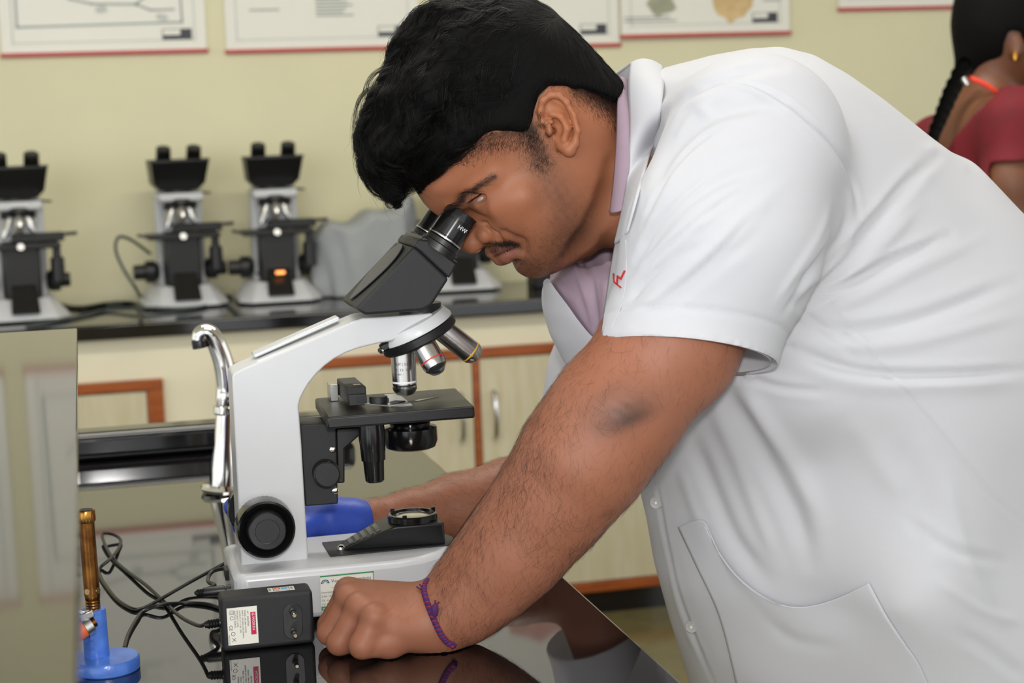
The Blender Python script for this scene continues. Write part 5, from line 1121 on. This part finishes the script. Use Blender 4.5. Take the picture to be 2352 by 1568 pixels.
def combdir(P3):
    p = project(P3)[:, :2]; w = np.exp(-(((p[:, None] - cpos[None]) / 75) ** 2).sum(-1)) + 1e-9; d = (w[..., None] * cdir[None]).sum(1) / w.sum(1)[:, None]
    return d[:, :1] * RT[None] - d[:, 1:] * UP[None]
def grow(roots, length, steps, lift, wave, wfreq, seed, stick=1.0, follow=1.0, extra=None):
    r = np.random.default_rng(seed); n = len(roots); P_ = np.zeros((n, steps, 3)); p = roots.copy(); P_[:, 0] = p; st = (length / (steps - 1))[:, None]
    ph = r.uniform(0, 6.28, (n, 1)); jit = r.normal(0, .12, (n, 3))
    for i in range(1, steps):
        g = hf.grad(p); d = combdir(p) * follow + jit * .6
        if extra is not None: d = d + extra
        d = d - g * (d * g).sum(1)[:, None] * .9; d /= np.linalg.norm(d, axis=1)[:, None] + 1e-9
        sd = np.cross(d, g); p = p + d * st + sd * (np.cos(ph + i * wfreq) * wave * st)
        tgt = lift[:, None] * (i / steps); dist = hf.sample(p)[:, None]; ok = dist < .02
        p = p - np.where(ok, g * np.clip(dist - tgt, -.004, .004) * stick, 0); P_[:, i] = p
    return P_
r_ = np.random.default_rng(21)
vis = np.where((pr[:, 1] > -60))[0]
def pick(mask, n): idx_ = np.where(mask)[0]; return r_.choice(idx_, n)
longm = (pr[:, 0] < 1190) & (Vr[:, 1] < HM + .05)
gi = pick(longm, 460); guides = grow(Vr[gi], r_.uniform(.030, .065, 460), 13, r_.uniform(.001, .011, 460) * np.clip((1150 - pr[gi, 0]) / 250, .3, 1), .85, .5, 22)
parts_ = []; rads = []
for k in range(19):
    n = len(guides); off = r_.normal(0, 1, (n, 1, 3)) * .0024; t = np.linspace(1, .2, 13)[None, :, None]; q = guides + off * t + r_.normal(0, .00015, guides.shape).cumsum(1) * .5
    parts_.append(q); rads.append(np.broadcast_to(np.linspace(.00016, .00005, 13), (n, 13)))
shortm = (pr[:, 0] >= 1120)
si = pick(shortm, 5200); q = grow(Vr[si], r_.uniform(.010, .020, 5200), 6, r_.uniform(.0005, .002, 5200), .1, .5, 23)
V1, F1 = strands(np.concatenate(parts_), np.concatenate(rads)); V2, F2 = strands(q, np.broadcast_to(np.linspace(.00012, .00004, 6), q.shape[:2]))
# curls and flyaways along the front outline
edge = (pr[:, 0] < 960) & (np.abs(Nr @ FW) < .35) & (Vr[:, 1] < HM + .05)
fi = pick(edge, 260); n = len(fi); steps = 16; P_ = np.zeros((n, steps, 3)); p = Vr[fi].copy(); d = combdir(p) + Nr[fi] * r_.uniform(.2, .9, (n, 1)) + r_.normal(0, .25, (n, 3)); d /= np.linalg.norm(d, axis=1)[:, None]
axr = np.cross(d, Nr[fi]); axr /= np.linalg.norm(axr, axis=1)[:, None]; rate = r_.uniform(-.30, -.04, n)[:, None]; L = r_.uniform(.012, .036, n)[:, None] / steps
for i in range(steps):
    P_[:, i] = p; p = p + d * L; d = d * np.cos(rate) + np.cross(axr, d) * np.sin(rate) + r_.normal(0, .03, d.shape); d /= np.linalg.norm(d, axis=1)[:, None]
V3, F3 = strands(P_, np.broadcast_to(np.linspace(.00012, .00004, steps), (n, steps)))
# hair line fringe over temple, sideburn and nape
bl = (np.abs(hl_dist(Vr)) < .006) & (Vr[:, 1] < HM)
bi = pick(bl, 3400); n = len(bi); tgt_ = Vr[bi] - Nr[bi] * .001; dd_ = combdir(tgt_) + r_.normal(0, .3, (n, 3)); dd_ -= Nr[bi] * (dd_ * Nr[bi]).sum(1)[:, None] * .8; dd_ /= np.linalg.norm(dd_, axis=1)[:, None]
bz = bvh_of(Vh, Fh)
steps = 5; P_ = np.zeros((n, steps, 3)); L = r_.uniform(.003, .009, n)[:, None]
def snap(Q, tree, lift):
    o = np.empty_like(Q)
    for i in range(len(Q)):
        h = tree.find_nearest(Vector(Q[i])); o[i] = np.array(h[0]) + np.array(h[1]) * lift
    return o
for i in range(steps): P_[:, i] = tgt_ + dd_ * L * (i / (steps - 1))
P_[:, -1] = snap(P_[:, -1], bz, .0006); P_[:, -2] = P_[:, -2] * .5 + snap(P_[:, -2], bz, .001) * .5
V4, F4 = strands(P_, np.broadcast_to(np.linspace(.00011, .00004, steps), (n, steps)))
Vs_ = [V1, V2, V3, V4]; Fs_ = [F1, F2, F3, F4]; of = np.r_[0, np.cumsum([len(v) for v in Vs_])[:-1]]
ho = link('hair_strands', np.concatenate(Vs_), np.concatenate([f + o_ for f, o_ in zip(Fs_, of)]), m_hair, hair, smooth=180); ho['kind'] = 'stuff'
# ------------------------------------------------------------------ short body hair: beard, brow, lashes, forearms
def fuzz(name, V, Fq, N_, weight, count, lo, hi, dirfn, lift, rad, m, seed, curve=.3, steps=4):
    r = np.random.default_rng(seed); w = np.clip(weight, 0, None); w = w / w.sum(); ii = r.choice(len(V), count, p=w); p = V[ii] + r.normal(0, .0006, (count, 3)) * (1 - np.abs(N_[ii])); n_ = N_[ii]
    d = dirfn(p) + r.normal(0, .35, (count, 3)); d -= n_ * (d * n_).sum(1)[:, None]; d /= np.linalg.norm(d, axis=1)[:, None] + 1e-9; d = d + n_ * lift; d /= np.linalg.norm(d, axis=1)[:, None]
    L = r.uniform(lo, hi, count)[:, None]; sdv = np.cross(d, n_) * r.normal(0, curve, (count, 1)); P_ = np.zeros((count, steps, 3))
    for i in range(steps): t = i / (steps - 1); P_[:, i] = p - n_ * .0003 + d * L * t - n_ * L * lift * .5 * t * t + sdv * L * t * t
    V_, F_ = strands(P_, np.broadcast_to(np.linspace(rad, rad * .4, steps), (count, steps)))
    o = link(name, V_, F_, m, body, smooth=180); o['kind'] = 'stuff'; return o
Nh = vnormals(Vh, Fh); qh = project(Vh); nearside = (Vh[:, 1] < HM + .01) & (Nh @ FW < .25)
def pdir(dx, dy): return lambda p: np.tile(RT * dx - UP * dy, (len(p), 1))
m_fuzz = mat('fine dark hair', '1A100B', .5, noise=.2, nscale=300)
wt = nearside * (np.exp(-(linedist(qh[:, 0], qh[:, 1], [(1232, 350), (1250, 400), (1290, 480), (1290, 540), (1240, 600), (1200, 612)])[0] / 36) ** 2) + .5 * np.exp(-(linedist(qh[:, 0], qh[:, 1], [(1300, 560), (1340, 540), (1370, 470)])[0] / 40) ** 2) + .25 * np.exp(-(linedist(qh[:, 0], qh[:, 1], [(1190, 540), (1230, 520)])[0] / 30) ** 2))
fuzz('beard_stubble', Vh, Fh, Nh, wt, 5200, .0010, .0030, pdir(-.3, .95), .35, .00006, m_fuzz, 31)
wt = nearside * np.exp(-(linedist(qh[:, 0], qh[:, 1], [(1041, 474), (1078, 443), (1105, 424), (1126, 408)])[0] / (4.5 + 4 * np.clip((1110 - qh[:, 0]) / 50, 0, 1))) ** 2)
fuzz('eyebrow', Vh, Fh, Nh, wt, 800, .004, .007, pdir(.85, -.5), .25, .00009, m_fuzz, 32)
wt = nearside * np.exp(-(linedist(qh[:, 0], qh[:, 1], [(1119, 568), (1140, 561), (1165, 557), (1190, 563)])[0] / 6.5) ** 2)
fuzz('moustache', Vh, Fh, Nh, wt * np.clip((1205 - qh[:, 0]) / 60, .3, 1), 1100, .003, .006, pdir(.15, .95), .3, .00009, m_fuzz, 33)
fade = np.exp(-(linedist(qh[:, 0], qh[:, 1], [(1215, 275), (1226, 300), (1234, 335), (1246, 365)])[0] / 22) ** 2) + .8 * np.exp(-(linedist(qh[:, 0], qh[:, 1], [(1220, 315), (1180, 318), (1140, 322), (1095, 335), (1065, 350)])[0] / 18) ** 2)
nape = np.exp(-(linedist(qh[:, 0], qh[:, 1], [(1330, 214), (1370, 232), (1400, 256), (1430, 290)])[0] / 20) ** 2)
fuzz('sideburn', Vh, Fh, Nh, nearside * fade, 4600, .003, .007, pdir(-.15, 1), .16, .00008, m_hair, 34)
fuzz('nape_hair', Vh, Fh, Nh, nearside * nape, 2600, .003, .006, pdir(.35, .95), .16, .00008, m_hair, 38)
ls = smooth_path(np.array([hp(1085, 458, 48), hp(1097, 450, 52.5), hp(1110, 442, 54.5)]), 10); n = len(ls); P_ = np.zeros((n * 3, 5, 3)); rr = np.random.default_rng(5)
for i in range(5): t = i / 4; P_[:, i] = np.repeat(ls, 3, 0) + (np.array((-.7, -.35, -.55)) + rr.normal(0, .2, (n * 3, 3)) * 0 + np.repeat(rr.normal(0, .15, (n * 3, 3)), 1, 0) * 0) * .008 * t + np.array((-.3, 0, .5)) * .003 * t * t
P_ += rr.normal(0, .0004, (n * 3, 1, 3)); V_, F_ = strands(P_, np.broadcast_to(np.linspace(.00012, .00005, 5), (n * 3, 5))); o = link('eyelashes', V_, F_, m_fuzz, body, smooth=180); o['kind'] = 'stuff'
Na = vnormals(Va, Fa); qa = project(Va)
def armdir(p): q = project(p); return RT[None] * (.15 + 0 * q[:, :1]) - UP[None] * .9 + np.array((-.3, 0, -.3))
dA, tA, _ = linedist(qa[:, 0], qa[:, 1], [(1500, 830), (1412, 950), (1258, 1163), (1108, 1338), (1040, 1400)])
wt = (qa[:, 0] > 1000) & (Va[:, 2] > TZ + .012); wt = wt * (.2 + 1.0 * np.clip((tA - .15) / .3, 0, 1)) * (.5 + .5 * (vnoise(Va, 60, 3) > -.2)) * (1 + .8 * (Na @ (-RT * .7 + UP * .5) > .3))
fuzz('arm_hair', Va, Fa, Na, wt, 7500, .005, .015, armdir, .22, .000055, m_fuzz, 35, .5, 6)
wt = (qa[:, 0] > 860) & (qa[:, 0] < 1000) & (qa[:, 1] < 1430); fuzz('hand_hair', Va, Fa, Na, wt.astype(float), 260, .004, .008, armdir, .2, .00004, m_fuzz, 36, .5)
Nf = vnormals(Vf, Ff); qf = project(Vf); wt = ((qf[:, 0] > 852) & (qf[:, 0] < 1260)).astype(float); fuzz('arm_hair', Vf, Ff, Nf, wt, 2600, .005, .012, lambda p: np.tile(RT * -.6 + UP * .5, (len(p), 1)), .35, .00006, m_fuzz, 37, .5, 5)
# curls standing off the forelock
arcs = [[(905, 150), (880, 158), (858, 172), (845, 192), (840, 215), (838, 240)], [(900, 162), (874, 175), (860, 194), (858, 215)], [(870, 200), (845, 208), (828, 225), (818, 255), (814, 290), (816, 320)], [(864, 222), (842, 238), (831, 262), (834, 286)], [(850, 260), (828, 280), (815, 315), (818, 360), (830, 395)],
        [(896, 436), (914, 455), (930, 448), (936, 432)], [(900, 428), (920, 442), (940, 438), (952, 426)], [(862, 425), (884, 452), (912, 462)], [(880, 440), (900, 456), (920, 460), (926, 452)], [(925, 110), (900, 125), (882, 150)], [(835, 340), (826, 372), (838, 405), (860, 430)]]
PP = []
for a in arcs:
    q = smooth_path(np.array(a, float), 5); idx_ = np.linspace(0, len(q) - 1, 18); q = np.stack([np.interp(idx_, np.arange(len(q)), q[:, i]) for i in (0, 1)], 1); c_ = q.mean(0)
    for k in range(34):
        s_ = 1 + r_.normal(0, .10); dy = r_.normal(-.008, .012); sh = r_.normal(0, 2.2, 2); w_ = r_.normal(0, 2.0); w2 = q + (q - c_) * (s_ - 1) + sh + np.linspace(0, 1, 18)[:, None] ** 2 * r_.normal(0, 5, 2)
        PP.append([ony(x, y, HM + dy) for x, y in w2])
PP = np.array(PP); V_, F_ = strands(PP, np.broadcast_to(np.linspace(.00013, .00006, 18), PP.shape[:2])); o = link('hair_curls', V_, F_, m_hair, hair, smooth=180); o['kind'] = 'stuff'
# ------------------------------------------------------------------ the woman at the back
wd = 3.45
def wp(px, py, d=wd): return at(px, py, d)
def wr_(px, d=wd): return px * d / FPX
c0 = wp(2280, 400); wom = thing('person', (c0[0], c0[1], 0), 'woman with a long black braid and dark red blouse, turned away at the right edge', 'person')
lo = np.minimum.reduce([wp(2060, 420), wp(2060, -160), wp(2520, 420), wp(2520, -160)]) - .25; hi = np.maximum.reduce([wp(2060, 420), wp(2060, -160), wp(2520, 420), wp(2520, -160)]) + .25
lo[2] = .75
def wbody(skin_):
    f = Field(lo, hi, .005)
    if skin_:
        f.ell(wp(2318, 48), (wr_(118), wr_(98), wr_(138)), .02, axes=(RT, FW, UP)); f.ell(wp(2352, 100), (wr_(80), wr_(75), wr_(95)), .03, axes=(RT, FW, UP))
        f.cone(wp(2420, 90), .016, wp(2412, 60), .01, .02)                                           # nose
        f.cone(wp(2292, 110), wr_(52), wp(2262, 235), wr_(58), .03)
        f.ell(wp(2334, 108, wd - .075), (wr_(13), .012, wr_(30)), .006, axes=(RT, FW, UP)); f.ell(wp(2334, 106, wd - .088), (wr_(6), .008, wr_(16)), .004, 'carve', axes=(RT, FW, UP))
    f.cone(wp(2325, 282, wd - .12), wr_(66), wp(2165, 330, wd + .13), wr_(56), .06)                 # shoulders
    f.cone(wp(2255, 340), wr_(105), wp(2275, 720), wr_(115), .06)
    f.chain([(wp(2330, 285, wd - .13), wr_(66)), (wp(2326, 420, wd - .15), wr_(54)), (wp(2335, 560, wd - .15), wr_(47)), (wp(2420, 700, wd - .13), wr_(38))], .03)
    f.chain([(wp(2145, 330, wd + .15), wr_(52)), (wp(2130, 480, wd + .17), wr_(46)), (wp(2180, 640, wd + .17), wr_(40))], .03)
    return f
fw_ = wbody(True); Vw, Fw = fw_.mesh(); Vw = relax(Vw, Fw, 2); cw = np.tile(np.array(lin('6B4129')[:3]), (len(Vw), 1)); cw = cw * (1 + .12 * vnoise(Vw, 30, 2))[:, None]
link('body', Vw, Fw, vmat('darker brown skin', .5), wom, smooth=180, colors=cw)
fb = wbody(False); fb.f -= .005; Vb, Fb = fb.mesh(); Vb = relax(Vb, Fb, 2); pb = project(Vb); Nb = vnormals(Vb, Fb)
keep = inpoly(pb[:, 0], pb[:, 1], [(2302, 200), (2285, 222), (2240, 262), (2200, 305), (2172, 345), (2168, 430), (2230, 470), (2277, 378), (2310, 376), (2390, 370), (2500, 360), (2500, 150)]) | inpoly(pb[:, 0], pb[:, 1], [(2130, 270), (2118, 300), (2110, 345), (2060, 345), (2060, 250)]) | (inpoly(pb[:, 0], pb[:, 1], [(2168, 420), (2272, 380), (2300, 900), (2100, 900), (2060, 430)]) & (pb[:, 2] < wd + .4)) | ((pb[:, 2] > wd + .02) & (pb[:, 1] > 240)) & (pb[:, 1] < 400)
Fk = Fb[keep[Fb].all(1)]; uv = np.zeros(len(Vb), bool); uv[Fk] = True; mp_ = np.cumsum(uv) - 1
m_bl = mat('dark red cotton', '6E0718', .8, noise=.2, nscale=25, bump=.1, bscale=500)
bl_ = link('blouse', Vb[uv], mp_[Fk], m_bl, wom, smooth=180, solid=.003); bl_['label'] = 'dark red short-sleeved blouse with an open back'
# hair cap, braid, lanyard, earring, skirt
hcw = Field(lo, hi, .005); hcw.ell(wp(2312, 38), (wr_(124), wr_(108), wr_(146)), .02, axes=(RT, FW, UP)); hcw.cone(wp(2262, 90), wr_(62), wp(2222, 160), wr_(30), .04)
cutw = [(2600, 190), (2352, 108), (2340, 72), (2318, 70), (2306, 100), (2306, 128), (2268, 158), (2235, 180), (2200, 200), (2100, 200), (2100, -300), (2600, -300)]
ixw = np.argwhere(np.abs(hcw.f) < .03); Pw = hcw.lo + ixw * hcw.h; pw_ = project(Pw); dw, _, _ = linedist(pw_[:, 0], pw_[:, 1], cutw[:10]); dw = np.where(inpoly(pw_[:, 0], pw_[:, 1], cutw), -dw, dw) / 1160
cu_ = hcw.f[tuple(ixw.T)]; hcw.f[tuple(ixw.T)] = np.maximum(cu_, dw); Vq, Fq_ = hcw.mesh(); Vq = relax(Vq, Fq_, 2)
wh = link('hair', Vq, Fq_, m_cap, wom, smooth=180)
bp_ = smooth_path(np.array([(2222, 150), (2205, 185), (2190, 215), (2178, 245), (2166, 275), (2154, 305), (2147, 335), (2142, 380), (2140, 430), (2140, 480)], float), 3)
brf = Field(np.minimum(wp(2100, 500), wp(2260, 130)) - .08, np.maximum(wp(2100, 500), wp(2260, 130)) + .08, .003)
for i, q in enumerate(bp_):
    sg = 1 if i % 2 else -1; rr_ = np.interp(i, [0, len(bp_)], [23, 13]); brf.ell(wp(q[0] + sg * 7, q[1], wd - .10 - .004 * sg), (wr_(rr_ * .95), wr_(rr_ * .75), wr_(rr_ * .8)), .004, axes=(RT + sg * .6 * UP, FW, UP - sg * .6 * RT))
Vz, Fz = brf.mesh(); link('braid', Vz, Fz, m_cap, wh, smooth=180)
Mesh().lathe(wp(2212, 178, wd - .12), nv(RT * .6 - UP), [(0, wr_(8)), (wr_(18), wr_(8))], 14).obj('hair_clip', m_steel, wh)
lp = [wp(2212, 176, wd - .075), wp(2232, 181, wd - .088), wp(2262, 193, wd - .09), wp(2290, 212, wd - .085), wp(2315, 235, wd - .05)]; lp = smooth_path(np.array(lp), 6)
q = Mesh(); q.strip(lp + UP * .006, lp - UP * .006); q.obj('lanyard', mat('orange red ribbon', 'E0402A', .6, noise=.05), wom, solid=.002)
Mesh().lathe(wp(2331, 118, wd - .095), -UP, [(0, .003), (.01, .004), (.018, .002)], 10).obj('earring', mat('gold', 'C9923A', .25, 1.0, noise=.05), wom)
sk = Field((c0[0] - .3, c0[1] - .32, .0), (c0[0] + .35, c0[1] + .32, 1.0), .01); sk.cone((c0[0], c0[1], .92), .15, (c0[0], c0[1], .12), .2, .02); sk.f = np.maximum(sk.f, .01 - sk.ax[2][None, None, :]); V_, F_ = sk.mesh(); link('skirt', V_, F_, m_bl, wom, smooth=180)
